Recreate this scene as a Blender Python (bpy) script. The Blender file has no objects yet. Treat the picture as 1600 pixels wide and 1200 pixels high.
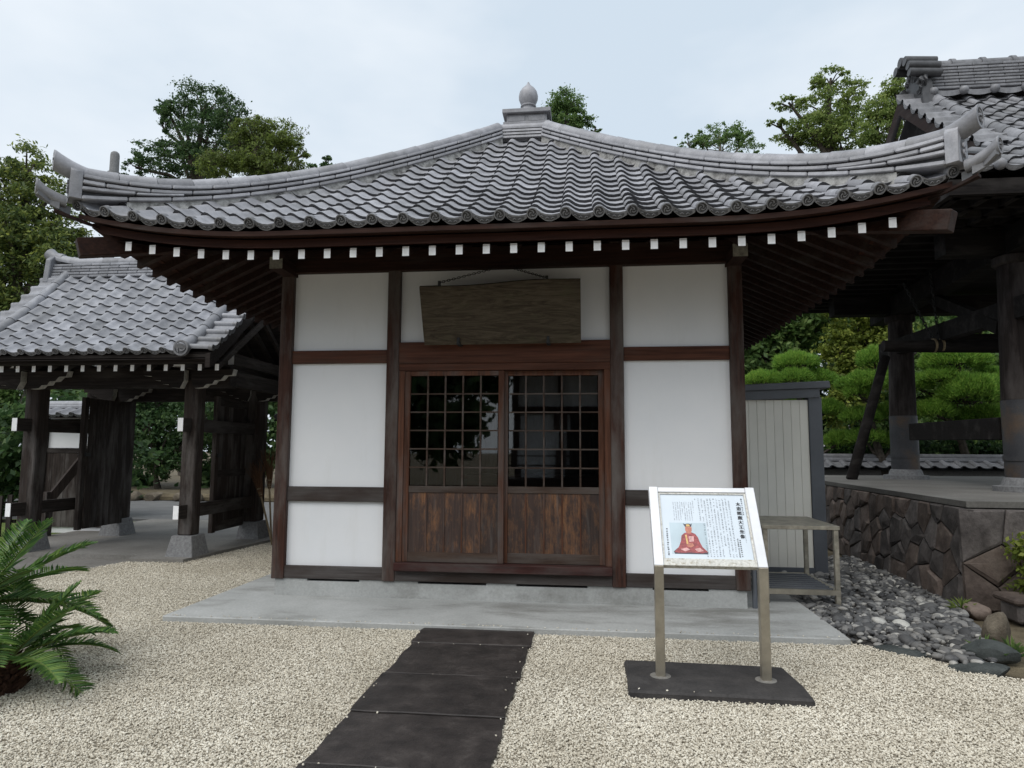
import bpy, math, random
import numpy as np
from mathutils import Vector, Matrix

random.seed(7)
RNG = np.random.default_rng(11)
SC = bpy.context.scene
COL = SC.collection
PI = math.pi
R = math.radians

# ------------------------------------------------------------------ camera
def make_camera():
    yaw, tilt, roll = .1113, .0984, .0046
    cy, sy, ct, st = math.cos(yaw), math.sin(yaw), math.cos(tilt), math.sin(tilt)
    f = Vector((-sy*ct, cy*ct, st)); r = Vector((cy, sy, 0)); u = r.cross(f)
    r2 = r*math.cos(roll) + u*math.sin(roll); u2 = -r*math.sin(roll) + u*math.cos(roll)
    cam = bpy.data.cameras.new('camera'); cam.sensor_width = 36; cam.lens = 1050*36/1600
    cam.clip_start = .05; cam.clip_end = 2000
    o = bpy.data.objects.new('camera', cam); COL.objects.link(o)
    o.matrix_world = Matrix(((r2.x, u2.x, -f.x, .7687), (r2.y, u2.y, -f.y, -6.1246), (r2.z, u2.z, -f.z, 1.3948), (0, 0, 0, 1)))
    SC.camera = o
make_camera()

# ------------------------------------------------------------------ sky, sun, exposure (overcast day)
SUN_EL, SUN_AZ = 56, 212          # degrees; azimuth measured clockwise from +Y
def make_world():
    w = bpy.data.worlds.new('World'); SC.world = w; w.use_nodes = True
    nt = w.node_tree; nt.nodes.clear()
    out = nt.nodes.new('ShaderNodeOutputWorld'); bg = nt.nodes.new('ShaderNodeBackground')
    sky = nt.nodes.new('ShaderNodeTexSky'); sky.sky_type = 'NISHITA'; sky.sun_disc = False
    sky.sun_elevation = R(SUN_EL); sky.sun_rotation = R(SUN_AZ); sky.air_density = 1.2; sky.dust_density = 3
    tc = nt.nodes.new('ShaderNodeTexCoord')
    mp = nt.nodes.new('ShaderNodeMapping'); mp.inputs['Scale'].default_value = (1.1, 1.1, 2.6)
    mp.inputs['Rotation'].default_value = (0, 0, 1.1)
    nz = nt.nodes.new('ShaderNodeTexNoise'); nz.inputs['Scale'].default_value = 1.7
    nz.inputs['Detail'].default_value = 5; nz.inputs['Roughness'].default_value = .5
    rp = nt.nodes.new('ShaderNodeValToRGB')
    rp.color_ramp.elements[0].position = .40; rp.color_ramp.elements[0].color = (4.5, 5.2, 5.9, 1)
    rp.color_ramp.elements[1].position = .60; rp.color_ramp.elements[1].color = (5.75, 6.2, 6.65, 1)
    mx = nt.nodes.new('ShaderNodeMix'); mx.data_type = 'RGBA'; mx.inputs[0].default_value = .93
    nt.links.new(tc.outputs['Generated'], mp.inputs[0]); nt.links.new(mp.outputs[0], nz.inputs['Vector'])
    nt.links.new(nz.outputs[0], rp.inputs[0]); nt.links.new(sky.outputs[0], mx.inputs[6])
    nt.links.new(rp.outputs[0], mx.inputs[7]); nt.links.new(mx.outputs[2], bg.inputs[0])
    bg.inputs[1].default_value = .1
    nt.links.new(bg.outputs[0], out.inputs[0])
    L = bpy.data.lights.new('sun', 'SUN'); L.energy = 1.5; L.angle = R(60); L.color = (1, .97, .92)
    so = bpy.data.objects.new('sun', L); COL.objects.link(so)
    az, el = R(SUN_AZ), R(SUN_EL)
    d = Vector((math.sin(az)*math.cos(el), math.cos(az)*math.cos(el), math.sin(el)))
    so.rotation_euler = d.to_track_quat('Z', 'Y').to_euler(); so.location = d*60
make_world()
SC.view_settings.view_transform = 'Standard'; SC.view_settings.look = 'None'
SC.view_settings.exposure = .6; SC.view_settings.gamma = 1
SC.render.engine = 'CYCLES'; SC.cycles.use_denoising = True
SC.cycles.max_bounces = 8; SC.cycles.transparent_max_bounces = 12

# ------------------------------------------------------------------ mesh helpers
WLOC = {}
class MB:
    def __init__(s): s.v = []; s.f = []; s.m = []
    def add(s, vs, fs, mi=0):
        n = len(s.v); s.v += [tuple(v) for v in vs]
        for k in fs: s.f.append(tuple(n+i for i in k)); s.m.append(mi)
        return s
    def box(s, x0, x1, y0, y1, z0, z1, mi=0):
        vs = [(x, y, z) for x in (x0, x1) for y in (y0, y1) for z in (z0, z1)]
        return s.add(vs, [(0,1,3,2),(4,6,7,5),(0,4,5,1),(2,3,7,6),(0,2,6,4),(1,5,7,3)], mi)
    def beam(s, p0, p1, w, h, mi=0, emi=None, up=(0,0,1), plumb=False):
        p0, p1 = Vector(p0), Vector(p1); d = (p1-p0).normalized(); up = Vector(up)
        sd = d.cross(up).normalized(); u = up if plumb else sd.cross(d)
        a, b = sd*w/2, u*h/2
        vs = [p+q for p in (p0, p1) for q in (-a-b, a-b, a+b, -a+b)]
        s.add(vs, [(0,1,5,4),(1,2,6,5),(2,3,7,6),(3,0,4,7)], mi)
        n = len(s.v)-8; e = mi if emi is None else emi
        s.f += [(n+3,n+2,n+1,n), (n+4,n+5,n+6,n+7)]; s.m += [e, mi]
        return s
    def tube(s, pts, rad, n=8, mi=0, caps=True, arc=None, up=(0,0,1)):
        pts = [Vector(p) for p in pts]
        if not hasattr(rad, '__len__'): rad = [rad]*len(pts)
        vs = []; full = arc is None
        m = n if full else n+1
        for i, p in enumerate(pts):
            d = (pts[min(i+1, len(pts)-1)]-pts[max(i-1, 0)]).normalized()
            U = Vector(up)
            if abs(d.dot(U)) > .95: U = Vector((1,0,0)) if abs(d.x) < .9 else Vector((0,1,0))
            a = d.cross(U).normalized(); b = a.cross(d)
            for k in range(m):
                t = 2*PI*k/n if full else arc[0]+(arc[1]-arc[0])*k/n
                vs.append(p+(a*math.cos(t)+b*math.sin(t))*rad[i])
        fs = []
        for i in range(len(pts)-1):
            for k in range(n):
                k2 = (k+1) % m
                fs.append((i*m+k, i*m+k2, (i+1)*m+k2, (i+1)*m+k))
        if caps: fs += [tuple(range(m-1, -1, -1)), tuple((len(pts)-1)*m+k for k in range(m))]
        return s.add(vs, fs, mi)
    def lathe(s, prof, c, n=24, mi=0):
        vs = []; fs = []
        for r, z in prof:
            for k in range(n):
                t = 2*PI*k/n; vs.append((c[0]+r*math.cos(t), c[1]+r*math.sin(t), c[2]+z))
        for i in range(len(prof)-1):
            for k in range(n):
                k2 = (k+1) % n; fs.append((i*n+k, i*n+k2, (i+1)*n+k2, (i+1)*n+k))
        fs += [tuple(range(n-1, -1, -1)), tuple((len(prof)-1)*n+k for k in range(n))]
        return s.add(vs, fs, mi)
    def prism(s, poly, M, t0, t1, mi=0, emi=None):
        # polygon in local (x,y), extruded along local z from t0 to t1, placed by matrix M
        n = len(poly)
        vs = [M @ Vector((x, y, t0)) for x, y in poly]+[M @ Vector((x, y, t1)) for x, y in poly]
        s.add(vs, [(k, (k+1) % n, n+(k+1) % n, n+k) for k in range(n)], mi if emi is None else emi)
        k0 = len(s.v)-2*n
        s.f += [tuple(k0+k for k in range(n-1, -1, -1)), tuple(k0+n+k for k in range(n))]; s.m += [mi, mi]
        return s
    def xform(s, M):
        s.v = [tuple(M @ Vector(v)) for v in s.v]; return s
    def mesh(s, name, mats, smooth=None):
        me = bpy.data.meshes.new(name); me.from_pydata(s.v, [], s.f)
        for m in (mats if isinstance(mats, (list, tuple)) else [mats]): me.materials.append(m)
        if any(s.m): me.polygons.foreach_set('material_index', s.m)
        if smooth is not None:
            me.polygons.foreach_set('use_smooth', [True]*len(me.polygons))
            me.set_sharp_from_angle(angle=R(smooth))
        me.update(); return me
    def build(s, name, mats, parent=None, smooth=None, bevel=0):
        if parent is not None:
            w = WLOC[parent]; s.v = [(a-w.x, b-w.y, c-w.z) for a, b, c in s.v]
        o = bpy.data.objects.new(name, s.mesh(name, mats, smooth)); COL.objects.link(o)
        if parent is not None: o.parent = parent; WLOC[o] = WLOC[parent]
        else: WLOC[o] = Vector((0, 0, 0))
        if bevel:
            b = o.modifiers.new('bevel', 'BEVEL'); b.width = bevel; b.segments = 1; b.limit_method = 'ANGLE'
        return o

def thing(name, label, cat, loc=(0,0,0), group=None):
    o = bpy.data.objects.new(name, None); COL.objects.link(o); o.location = loc
    o.empty_display_size = .1
    WLOC[o] = Vector(loc); o['label'] = label; o['category'] = cat
    if group: o['group'] = group
    return o
def tag(o, label, cat, group=None, kind=None):
    o['label'] = label; o['category'] = cat
    if group: o['group'] = group
    if kind: o['kind'] = kind
    return o
def place(me, name, M, parent):
    o = bpy.data.objects.new(name, me); COL.objects.link(o); o.parent = parent
    o.matrix_local = Matrix.Translation(-WLOC[parent]) @ M
    WLOC[o] = WLOC[parent]
    return o
def structure(o, label=None):
    o['kind'] = 'structure'
    if label: o['label'] = label
    return o
def fast_mesh(name, V, F, mat, midx=None):
    # V (n,3), F (m,k) numpy arrays
    me = bpy.data.meshes.new(name); n, (m, k) = len(V), F.shape
    me.vertices.add(n); me.vertices.foreach_set('co', np.ascontiguousarray(V, dtype=np.float32).ravel())
    me.loops.add(m*k); me.loops.foreach_set('vertex_index', np.ascontiguousarray(F, dtype=np.int32).ravel())
    me.polygons.add(m); me.polygons.foreach_set('loop_start', np.arange(0, m*k, k, dtype=np.int32))
    try: me.polygons.foreach_set('loop_total', np.full(m, k, dtype=np.int32))
    except Exception: pass
    for q in (mat if isinstance(mat, (list, tuple)) else [mat]): me.materials.append(q)
    if midx is not None: me.polygons.foreach_set('material_index', np.asarray(midx, dtype=np.int32))
    me.update(calc_edges=True); me.validate()
    return me

# ------------------------------------------------------------------ materials
def srgb(*c):
    return tuple((x/255/12.92 if x/255 <= .04045 else ((x/255+.055)/1.055)**2.4) for x in c)
def node_mat(name):
    m = bpy.data.materials.new(name); m.use_nodes = True
    nt = m.node_tree; b = nt.nodes['Principled BSDF']
    return m, nt, b
def ramp_node(nt, stops, src):
    rp = nt.nodes.new('ShaderNodeValToRGB'); cr = rp.color_ramp
    while len(cr.elements) < len(stops): cr.elements.new(.5)
    for e, (p, c) in zip(cr.elements, stops): e.position = p; e.color = (*c, 1)
    nt.links.new(src, rp.inputs[0]); return rp
def coords(nt, stretch=(1,1,1), rand=True, kind='Object'):
    tc = nt.nodes.new('ShaderNodeTexCoord'); src = tc.outputs[kind]
    if rand:
        oi = nt.nodes.new('ShaderNodeObjectInfo'); mu = nt.nodes.new('ShaderNodeMath'); mu.operation = 'MULTIPLY'
        mu.inputs[1].default_value = 37.0; nt.links.new(oi.outputs['Random'], mu.inputs[0])
        ad = nt.nodes.new('ShaderNodeVectorMath'); ad.operation = 'ADD'
        nt.links.new(src, ad.inputs[0]); nt.links.new(mu.outputs[0], ad.inputs[1]); src = ad.outputs[0]
    mp = nt.nodes.new('ShaderNodeMapping'); mp.inputs['Scale'].default_value = stretch
    nt.links.new(src, mp.inputs[0]); return mp.outputs[0]
def noise(nt, vec, scale, detail=4, rough=.55):
    n = nt.nodes.new('ShaderNodeTexNoise'); n.inputs['Scale'].default_value = scale
    n.inputs['Detail'].default_value = detail; n.inputs['Roughness'].default_value = rough
    nt.links.new(vec, n.inputs['Vector']); return n.outputs[0]
def mixc(nt, fac, a, b, mode='MIX'):
    mx = nt.nodes.new('ShaderNodeMix'); mx.data_type = 'RGBA'; mx.blend_type = mode
    if isinstance(fac, (int, float)): mx.inputs[0].default_value = fac
    else: nt.links.new(fac, mx.inputs[0])
    for s, k in ((a, 6), (b, 7)):
        if isinstance(s, tuple): mx.inputs[k].default_value = (*s, 1)
        else: nt.links.new(s, mx.inputs[k])
    return mx.outputs[2]
def bump(nt, b, h, strength=.3, dist=.01):
    bp = nt.nodes.new('ShaderNodeBump'); bp.inputs['Strength'].default_value = strength
    bp.inputs['Distance'].default_value = dist
    nt.links.new(h, bp.inputs['Height']); nt.links.new(bp.outputs[0], b.inputs['Normal'])
def vary(nt, col, amt):
    # per-object brightness difference
    oi = nt.nodes.new('ShaderNodeObjectInfo'); mr = nt.nodes.new('ShaderNodeMapRange')
    mr.inputs[3].default_value = 1-amt; mr.inputs[4].default_value = 1+amt
    nt.links.new(oi.outputs['Random'], mr.inputs[0])
    hs = nt.nodes.new('ShaderNodeHueSaturation'); nt.links.new(col, hs.inputs['Color'])
    nt.links.new(mr.outputs[0], hs.inputs['Value']); return hs.outputs[0]

def wood(name, dark, light, grey=None, axis=2, rough=.65, amount=.45, var=.12, spec=.14):
    m, nt, b = node_mat(name)
    st = [22, 22, 22]; st[axis] = .9
    v = coords(nt, tuple(st)); g = noise(nt, v, 2.2, 5, .6)
    c = ramp_node(nt, [(.3, dark), (.7, light)], g).outputs[0]
    if grey:
        sv = [3, 3, 3]; sv[axis] = .7
        w = noise(nt, coords(nt, tuple(sv)), 1.6, 6, .65)
        k = ramp_node(nt, [(.62-amount*.5, (0,0,0)), (.86-amount*.5, (1,1,1))], w)
        c = mixc(nt, k.outputs[0], c, grey)
    c = vary(nt, c, var); nt.links.new(c, b.inputs['Base Color'])
    b.inputs['Roughness'].default_value = rough; b.inputs['Specular IOR Level'].default_value = spec
    bump(nt, b, g, .25, .004)
    return m
def stone(name, stops, scale=6, rough=.85, bs=.4, bd=.01, var=.1, detail=8, spec=.3, fine=60, kind='Object'):
    m, nt, b = node_mat(name); v = coords(nt, kind=kind)
    n1 = noise(nt, v, scale, detail, .62); n2 = noise(nt, v, fine, 3, .7)
    c = ramp_node(nt, stops, n1).outputs[0]
    sp = ramp_node(nt, [(.3, (.75,.75,.75)), (.7, (1.2,1.2,1.2))], n2).outputs[0]
    c = mixc(nt, .8, c, sp, 'MULTIPLY'); c = vary(nt, c, var)
    nt.links.new(c, b.inputs['Base Color']); b.inputs['Roughness'].default_value = rough
    b.inputs['Specular IOR Level'].default_value = spec
    ad = nt.nodes.new('ShaderNodeMath'); ad.operation = 'ADD'
    nt.links.new(n1, ad.inputs[0]); nt.links.new(n2, ad.inputs[1]); bump(nt, b, ad.outputs[0], bs, bd)
    return m
def plain(name, col, rough=.5, metal=0, spec=.5, var=0, n=.12, scale=5):
    m, nt, b = node_mat(name); v = coords(nt)
    k = noise(nt, v, scale, 6, .6)
    lo = tuple(x*(1-n) for x in col); hi = tuple(min(1, x*(1+n)) for x in col)
    c = ramp_node(nt, [(.35, lo), (.65, hi)], k).outputs[0]
    if var: c = vary(nt, c, var)
    nt.links.new(c, b.inputs['Base Color'])
    b.inputs['Roughness'].default_value = rough; b.inputs['Metallic'].default_value = metal
    b.inputs['Specular IOR Level'].default_value = spec
    return m
def leafmat(name, stops, trans=.5, rough=.5):
    m, nt, b = node_mat(name); g = nt.nodes.new('ShaderNodeNewGeometry')
    tc = nt.nodes.new('ShaderNodeTexCoord'); n = noise(nt, tc.outputs['Object'], 1.3, 3)
    ad = nt.nodes.new('ShaderNodeMath'); ad.operation = 'ADD'
    mu = nt.nodes.new('ShaderNodeMath'); mu.operation = 'MULTIPLY_ADD'; mu.inputs[1].default_value = .8; mu.inputs[2].default_value = -.25
    nt.links.new(n, mu.inputs[0]); mu2 = nt.nodes.new('ShaderNodeMath'); mu2.operation = 'MULTIPLY'; mu2.inputs[1].default_value = .65
    nt.links.new(g.outputs['Random Per Island'], mu2.inputs[0])
    nt.links.new(mu.outputs[0], ad.inputs[0]); nt.links.new(mu2.outputs[0], ad.inputs[1])
    c = ramp_node(nt, stops, ad.outputs[0]).outputs[0]
    nt.links.new(c, b.inputs['Base Color']); b.inputs['Roughness'].default_value = rough
    b.inputs['Specular IOR Level'].default_value = .3
    tr = nt.nodes.new('ShaderNodeBsdfTranslucent'); nt.links.new(c, tr.inputs[0])
    mx = nt.nodes.new('ShaderNodeMixShader'); mx.inputs[0].default_value = trans
    out = nt.nodes['Material Output']
    nt.links.new(b.outputs[0], mx.inputs[1]); nt.links.new(tr.outputs[0], mx.inputs[2]); nt.links.new(mx.outputs[0], out.inputs[0])
    return m

M = {}
DK, LT, GY = (.022, .011, .0085), (.068, .030, .021), (.105, .090, .082)
M['wood_x'] = wood('stained_timber_lengthwise', (.016, .0075, .006), (.042, .019, .013), (.05, .04, .036), 0, amount=.2)
M['wood_y'] = wood('stained_timber_crosswise', (.014, .007, .006), (.034, .017, .013), (.05, .042, .038), 1, amount=.22)
M['wood_z'] = wood('stained_timber_upright', DK, LT, GY, 2, amount=.42)
M['lintel'] = wood('red_brown_timber', (.050, .021, .014), (.13, .052, .032), (.075, .05, .04), 0, amount=.25)
M['wood_red'] = wood('dark_red_eave_timber', (.022, .009, .007), (.055, .022, .015), None, 0)
M['sill_grey'] = wood('grey_weathered_timber', (.045, .039, .037), (.095, .086, .082), (.04, .03, .026), 0, amount=.4, rough=.8)
M['sill_red'] = wood('dark_red_threshold_timber', (.024, .010, .009), (.06, .024, .021), (.07,.06,.056), 0, amount=.3, rough=.55)
M['door_wood'] = wood('door_timber', (.045, .020, .013), (.13, .056, .033), (.10, .085, .078), 2, amount=.32)
M['door_wood_x'] = wood('door_rail_timber', (.032, .020, .015), (.075, .05, .038), (.095, .082, .074), 0, amount=.36)
M['gate_wood'] = wood('weathered_gate_timber', (.018, .0135, .012), (.05, .039, .034), (.12, .11, .104), 2, amount=.30, rough=.8)
M['gate_wood_x'] = wood('weathered_gate_beam_timber', (.012, .010, .009), (.035, .028, .026), (.07, .062, .058), 0, amount=.2, rough=.8)
M['gate_wood_y'] = wood('weathered_gate_tie_timber', (.018, .015, .013), (.05, .041, .037), (.09, .082, .078), 1, amount=.25, rough=.8)
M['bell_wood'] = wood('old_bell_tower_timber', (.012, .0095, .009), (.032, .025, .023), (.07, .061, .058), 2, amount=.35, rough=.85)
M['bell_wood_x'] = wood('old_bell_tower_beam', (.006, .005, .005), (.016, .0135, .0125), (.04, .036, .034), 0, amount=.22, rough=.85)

def plaque_mat():
    m, nt, b = node_mat('figured_weathered_board')
    n0 = nt.nodes.new('ShaderNodeTexNoise'); n0.inputs['Scale'].default_value = 2.0; n0.inputs['Detail'].default_value = 6; n0.inputs['Distortion'].default_value = 2.4; n0.inputs['Roughness'].default_value = .68
    nt.links.new(coords(nt, (1.1, 3, 9), rand=False), n0.inputs['Vector'])
    c = ramp_node(nt, [(.30, (.035, .028, .020)), (.5, (.075, .060, .043)), (.7, (.125, .103, .075))], n0.outputs[0]).outputs[0]
    w = noise(nt, coords(nt, (3.2, 3, 5), rand=False), 1.7, 7, .7); k = ramp_node(nt, [(.55, (0,0,0)), (.72, (.7,.7,.7))], w).outputs[0]
    c = mixc(nt, k, c, (.085, .08, .05))
    nt.links.new(c, b.inputs['Base Color']); b.inputs['Roughness'].default_value = .9; b.inputs['Specular IOR Level'].default_value = .1
    bump(nt, b, n0.outputs[0], .5, .008); return m
M['plaque'] = plaque_mat()
def plank_mat():
    # door planks: dark stain worn off in ragged patches down to orange wood
    m, nt, b = node_mat('worn_stained_plank')
    v = coords(nt, (26, 26, 1.1)); g = noise(nt, v, 2.2, 6, .65)
    c = ramp_node(nt, [(.3, (.020, .011, .009)), (.7, (.058, .030, .021))], g).outputs[0]
    w = noise(nt, coords(nt, (5.5, 5.5, 1.7)), 1.5, 9, .78)
    k = ramp_node(nt, [(.48, (0,0,0)), (.66, (.9,.9,.9))], w).outputs[0]
    o = ramp_node(nt, [(.3, (.10, .038, .014)), (.7, (.30, .135, .05))], g).outputs[0]
    c = mixc(nt, k, c, o); c = vary(nt, c, .22)
    w2 = noise(nt, coords(nt, (18, 18, 1.5)), 1.3, 6, .7)
    k2 = ramp_node(nt, [(.54, (0,0,0)), (.76, (.7,.7,.7))], w2).outputs[0]
    c = mixc(nt, k2, c, (.115, .10, .092))
    nt.links.new(c, b.inputs['Base Color']); b.inputs['Roughness'].default_value = .6
    bump(nt, b, g, .3, .004); return m
M['plank'] = plank_mat()

def plaster():
    m, nt, b = node_mat('white_plaster'); v = coords(nt)
    n = noise(nt, v, 1.4, 6, .6)
    c = ramp_node(nt, [(.3, (.74, .75, .77)), (.7, (.80, .80, .81))], n).outputs[0]
    st = noise(nt, coords(nt, (5, 5, .8)), 1.2, 7, .7)
    k = ramp_node(nt, [(.54, (0,0,0)), (.85, (.28,.28,.28))], st).outputs[0]
    c = mixc(nt, k, c, (.58, .57, .53))
    nt.links.new(c, b.inputs['Base Color']); b.inputs['Roughness'].default_value = .85
    b.inputs['Specular IOR Level'].default_value = .2
    bump(nt, b, noise(nt, v, 60, 3), .06, .003); return m
M['plaster'] = plaster()

def tile_mat(name, a, bb, cc, var=.16):
    m, nt, b = node_mat(name)
    v = coords(nt); n1 = noise(nt, v, 9, 6, .65); n2 = noise(nt, v, 70, 3, .7)
    c = ramp_node(nt, [(.25, a), (.5, bb), (.78, cc)], n1).outputs[0]
    sp = ramp_node(nt, [(.3, (.84,.84,.84)), (.7, (1.1,1.1,1.1))], n2).outputs[0]
    c = mixc(nt, .8, c, sp, 'MULTIPLY'); c = vary(nt, c, var)
    ge = nt.nodes.new('ShaderNodeNewGeometry'); mp = nt.nodes.new('ShaderNodeMapping'); mp.inputs['Scale'].default_value = (1.6, .7, .7)
    nt.links.new(ge.outputs['Position'], mp.inputs[0]); n4 = noise(nt, mp.outputs[0], 1.5, 7, .66)
    k4 = ramp_node(nt, [(.50, (0,0,0)), (.72, (.6,.6,.6))], n4).outputs[0]
    c = mixc(nt, k4, c, tuple(x*.62*f for x, f in zip(bb, (1, .99, .90))))
    nt.links.new(c, b.inputs['Base Color'])
    b.inputs['Roughness'].default_value = .5; b.inputs['Specular IOR Level'].default_value = .5
    bump(nt, b, n2, .12, .002); return m
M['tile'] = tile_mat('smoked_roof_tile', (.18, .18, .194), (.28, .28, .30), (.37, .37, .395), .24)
M['tile_lip'] = tile_mat('mid_grey_eave_tile_face', (.10, .10, .107), (.17, .17, .18), (.23, .23, .24))  # darker grey than the slope tiles, for lips and round ends
M['tile_edge'] = tile_mat('shade_toned_tile', (.03, .03, .034), (.055, .055, .06), (.10, .10, .105))  # dark weathered tile edges, with shade between the rows put into the colour
M['tile_gate'] = tile_mat('blue_grey_roof_tile', (.15, .153, .168), (.235, .24, .262), (.32, .325, .353), .26)
M['tile_bell'] = tile_mat('old_grey_roof_tile', (.11, .11, .117), (.19, .19, .202), (.28, .28, .293), .26)
M['tile_dark'] = tile_mat('dark_ridge_end_tile', (.03, .03, .033), (.06, .06, .064), (.10, .10, .105))
M['white_paint'] = plain('white_painted_timber_end', (.90, .90, .91), .7, n=.08, scale=14)
M['nose'] = plain('grey_painted_timber_end', (.20, .19, .16), .8, n=.35, scale=22)
M['mortar'] = stone('pale_ridge_plaster', [(.35, (.14, .135, .13)), (.6, (.40, .395, .38))], 14, .9)
M['black'] = plain('dark_interior', (.02, .018, .016), .9)
M['iron'] = plain('black_iron', (.02, .02, .02), .6, spec=.4)
M['concrete'] = stone('smooth_concrete', [(.30, (.20, .195, .175)), (.44, (.37, .37, .355)), (.70, (.47, .475, .465))], .9, .8, .12, .004, .03, 9, fine=45)
M['concrete_grey'] = stone('gate_pavement_concrete', [(.3, (.13, .122, .11)), (.7, (.22, .21, .195))], 1.1, .75, .15, .004, .05, 9, fine=45)
M['granite'] = stone('speckled_granite', [(.3, (.13, .13, .133)), (.7, (.25, .25, .253))], 30, .85, .2, .004, .08, fine=130)
M['slab'] = stone('dark_paving_stone', [(.28, (.010, .008, .0075)), (.55, (.030, .0245, .0225)), (.8, (.068, .058, .053))], 7, .55, .5, .006, .2, fine=80, spec=.4)
M['sign_stone'] = stone('dark_rubbed_base_stone', [(.3, (.03, .028, .028)), (.7, (.065, .06, .058))], 6, .75, .3, .005, fine=60)
M['steel'] = plain('brushed_steel', (.42, .38, .31), .42, .85, n=.15, scale=9)
M['steel_dull'] = plain('dull_steel', (.36, .33, .27), .5, .7, n=.3, scale=12)
M['aluminium'] = plain('white_aluminium', (.72, .73, .75), .42, .15, n=.07)
M['frame_dirty'] = stone('stained_white_frame', [(.30, (.36, .32, .24)), (.46, (.66, .65, .61))], 40, .6, .05, .001)
M['print'] = plain('white_sign_face', (.62, .69, .76), .3, n=.02)
M['ink'] = plain('black_ink', (.015, .015, .02), .6)
M['ink_soft'] = plain('grey_ink', (.12, .13, .15), .6)
M['pic_sky'] = plain('printed_pale_blue', (.46, .56, .62), .35, n=.1)
M['pic_red'] = plain('printed_crimson', (.30, .05, .055), .35, n=.45, scale=60)
M['pic_skin'] = plain('printed_flesh', (.48, .17, .11), .35, n=.25, scale=80)
M['pic_gold'] = plain('printed_gold', (.66, .42, .14), .35, n=.25, scale=60)
M['pic_dark'] = plain('printed_dark', (.04, .03, .05), .35)
M['pic_pink'] = plain('printed_highlight', (.62, .34, .33), .35, n=.3, scale=60)
M['shed'] = plain('beige_sheet_metal', (.74, .715, .64), .5, n=.05, scale=2)
M['shed_trim'] = plain('charcoal_sheet_metal', (.085, .092, .105), .45, n=.1)
M['bark'] = stone('rough_bark', [(.3, (.035, .028, .022)), (.7, (.12, .10, .08))], 14, .95, .8, .02)
M['bark_pale'] = stone('pale_bark', [(.3, (.12, .105, .085)), (.7, (.27, .25, .21))], 12, .95, .6, .02)
M['asphalt'] = stone('asphalt', [(.3, (.13, .13, .13)), (.7, (.19, .19, .188))], 2, .9, .2, .004, fine=90)
M['soil'] = stone('dry_soil', [(.3, (.07, .055, .035)), (.7, (.17, .14, .09))], 5, .95, .5, .02)
M['moss'] = stone('mossy_ground', [(.3, (.05, .07, .02)), (.7, (.16, .22, .05))], 4, .95, .5, .02)
M['rubble'] = stone('brown_wall_stone', [(.28, (.055, .042, .036)), (.5, (.13, .10, .085)), (.75, (.23, .185, .158))], 5, .85, .5, .012, .4, fine=30)
M['joint'] = stone('dark_wall_joint', [(.3, (.04, .036, .033)), (.7, (.10, .092, .084))], 8, .95)
M['pebble'] = None
M['broom'] = wood('broom_twig', (.05, .025, .014), (.14, .075, .04), None, 2)
M['bamboo'] = wood('bamboo_pole', (.10, .075, .045), (.24, .19, .12), None, 2)
M['rock_dark'] = stone('dark_green_slate', [(.3, (.02, .024, .024)), (.7, (.07, .078, .075))], 5, .7, .5, .01)
M['rock_brown'] = stone('brown_rock', [(.3, (.07, .055, .04)), (.7, (.2, .17, .13))], 6, .9, .6, .02)

def glass():
    m, nt, b = node_mat('window_glass'); nt.nodes.remove(b)
    tr = nt.nodes.new('ShaderNodeBsdfTransparent'); tr.inputs[0].default_value = (.86, .88, .88, 1)
    gl = nt.nodes.new('ShaderNodeBsdfGlossy'); gl.inputs['Roughness'].default_value = .02
    fr = nt.nodes.new('ShaderNodeFresnel'); fr.inputs[0].default_value = 1.5
    mu = nt.nodes.new('ShaderNodeMath'); mu.operation = 'MULTIPLY'; mu.inputs[1].default_value = 1.7
    mx = nt.nodes.new('ShaderNodeMixShader')
    nt.links.new(fr.outputs[0], mu.inputs[0]); nt.links.new(mu.outputs[0], mx.inputs[0])
    nt.links.new(tr.outputs[0], mx.inputs[1]); nt.links.new(gl.outputs[0], mx.inputs[2])
    nt.links.new(mx.outputs[0], nt.nodes['Material Output'].inputs[0]); return m
M['glass'] = glass()
def rand_stone(name, stops, rough=.8):
    # one colour per pebble, by island or by instance
    m, nt, b = node_mat(name); g = nt.nodes.new('ShaderNodeNewGeometry'); oi = nt.nodes.new('ShaderNodeObjectInfo')
    ad = nt.nodes.new('ShaderNodeMath'); ad.operation = 'ADD'
    fr = nt.nodes.new('ShaderNodeMath'); fr.operation = 'FRACT'
    nt.links.new(g.outputs['Random Per Island'], ad.inputs[0]); nt.links.new(oi.outputs['Random'], ad.inputs[1])
    nt.links.new(ad.outputs[0], fr.inputs[0])
    c = ramp_node(nt, stops, fr.outputs[0]).outputs[0]
    n = noise(nt, coords(nt, rand=False), 40, 4)
    c = mixc(nt, .5, c, ramp_node(nt, [(.3, (.7,.7,.7)), (.7, (1.15,1.15,1.15))], n).outputs[0], 'MULTIPLY')
    n5 = noise(nt, g.outputs['Position'], 1.1, 6, .62)     # patches of dustier and cleaner stones
    c = mixc(nt, .8, c, ramp_node(nt, [(.35, (.80,.78,.74)), (.65, (1.08,1.08,1.08))], n5).outputs[0], 'MULTIPLY')
    nt.links.new(c, b.inputs['Base Color']); b.inputs['Roughness'].default_value = rough
    return m
M['pebble'] = rand_stone('river_pebble', [(0, (.05, .05, .052)), (.45, (.11, .11, .112)), (.75, (.20, .195, .19)), (.93, (.36, .35, .33)), (1, (.55, .54, .5))], .7)
M['gravel'] = rand_stone('pale_gravel_stone', [(0, (.26, .23, .18)), (.10, (.50, .455, .375)), (.6, (.70, .65, .545)), (1, (.84, .80, .70))], .85)
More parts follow.
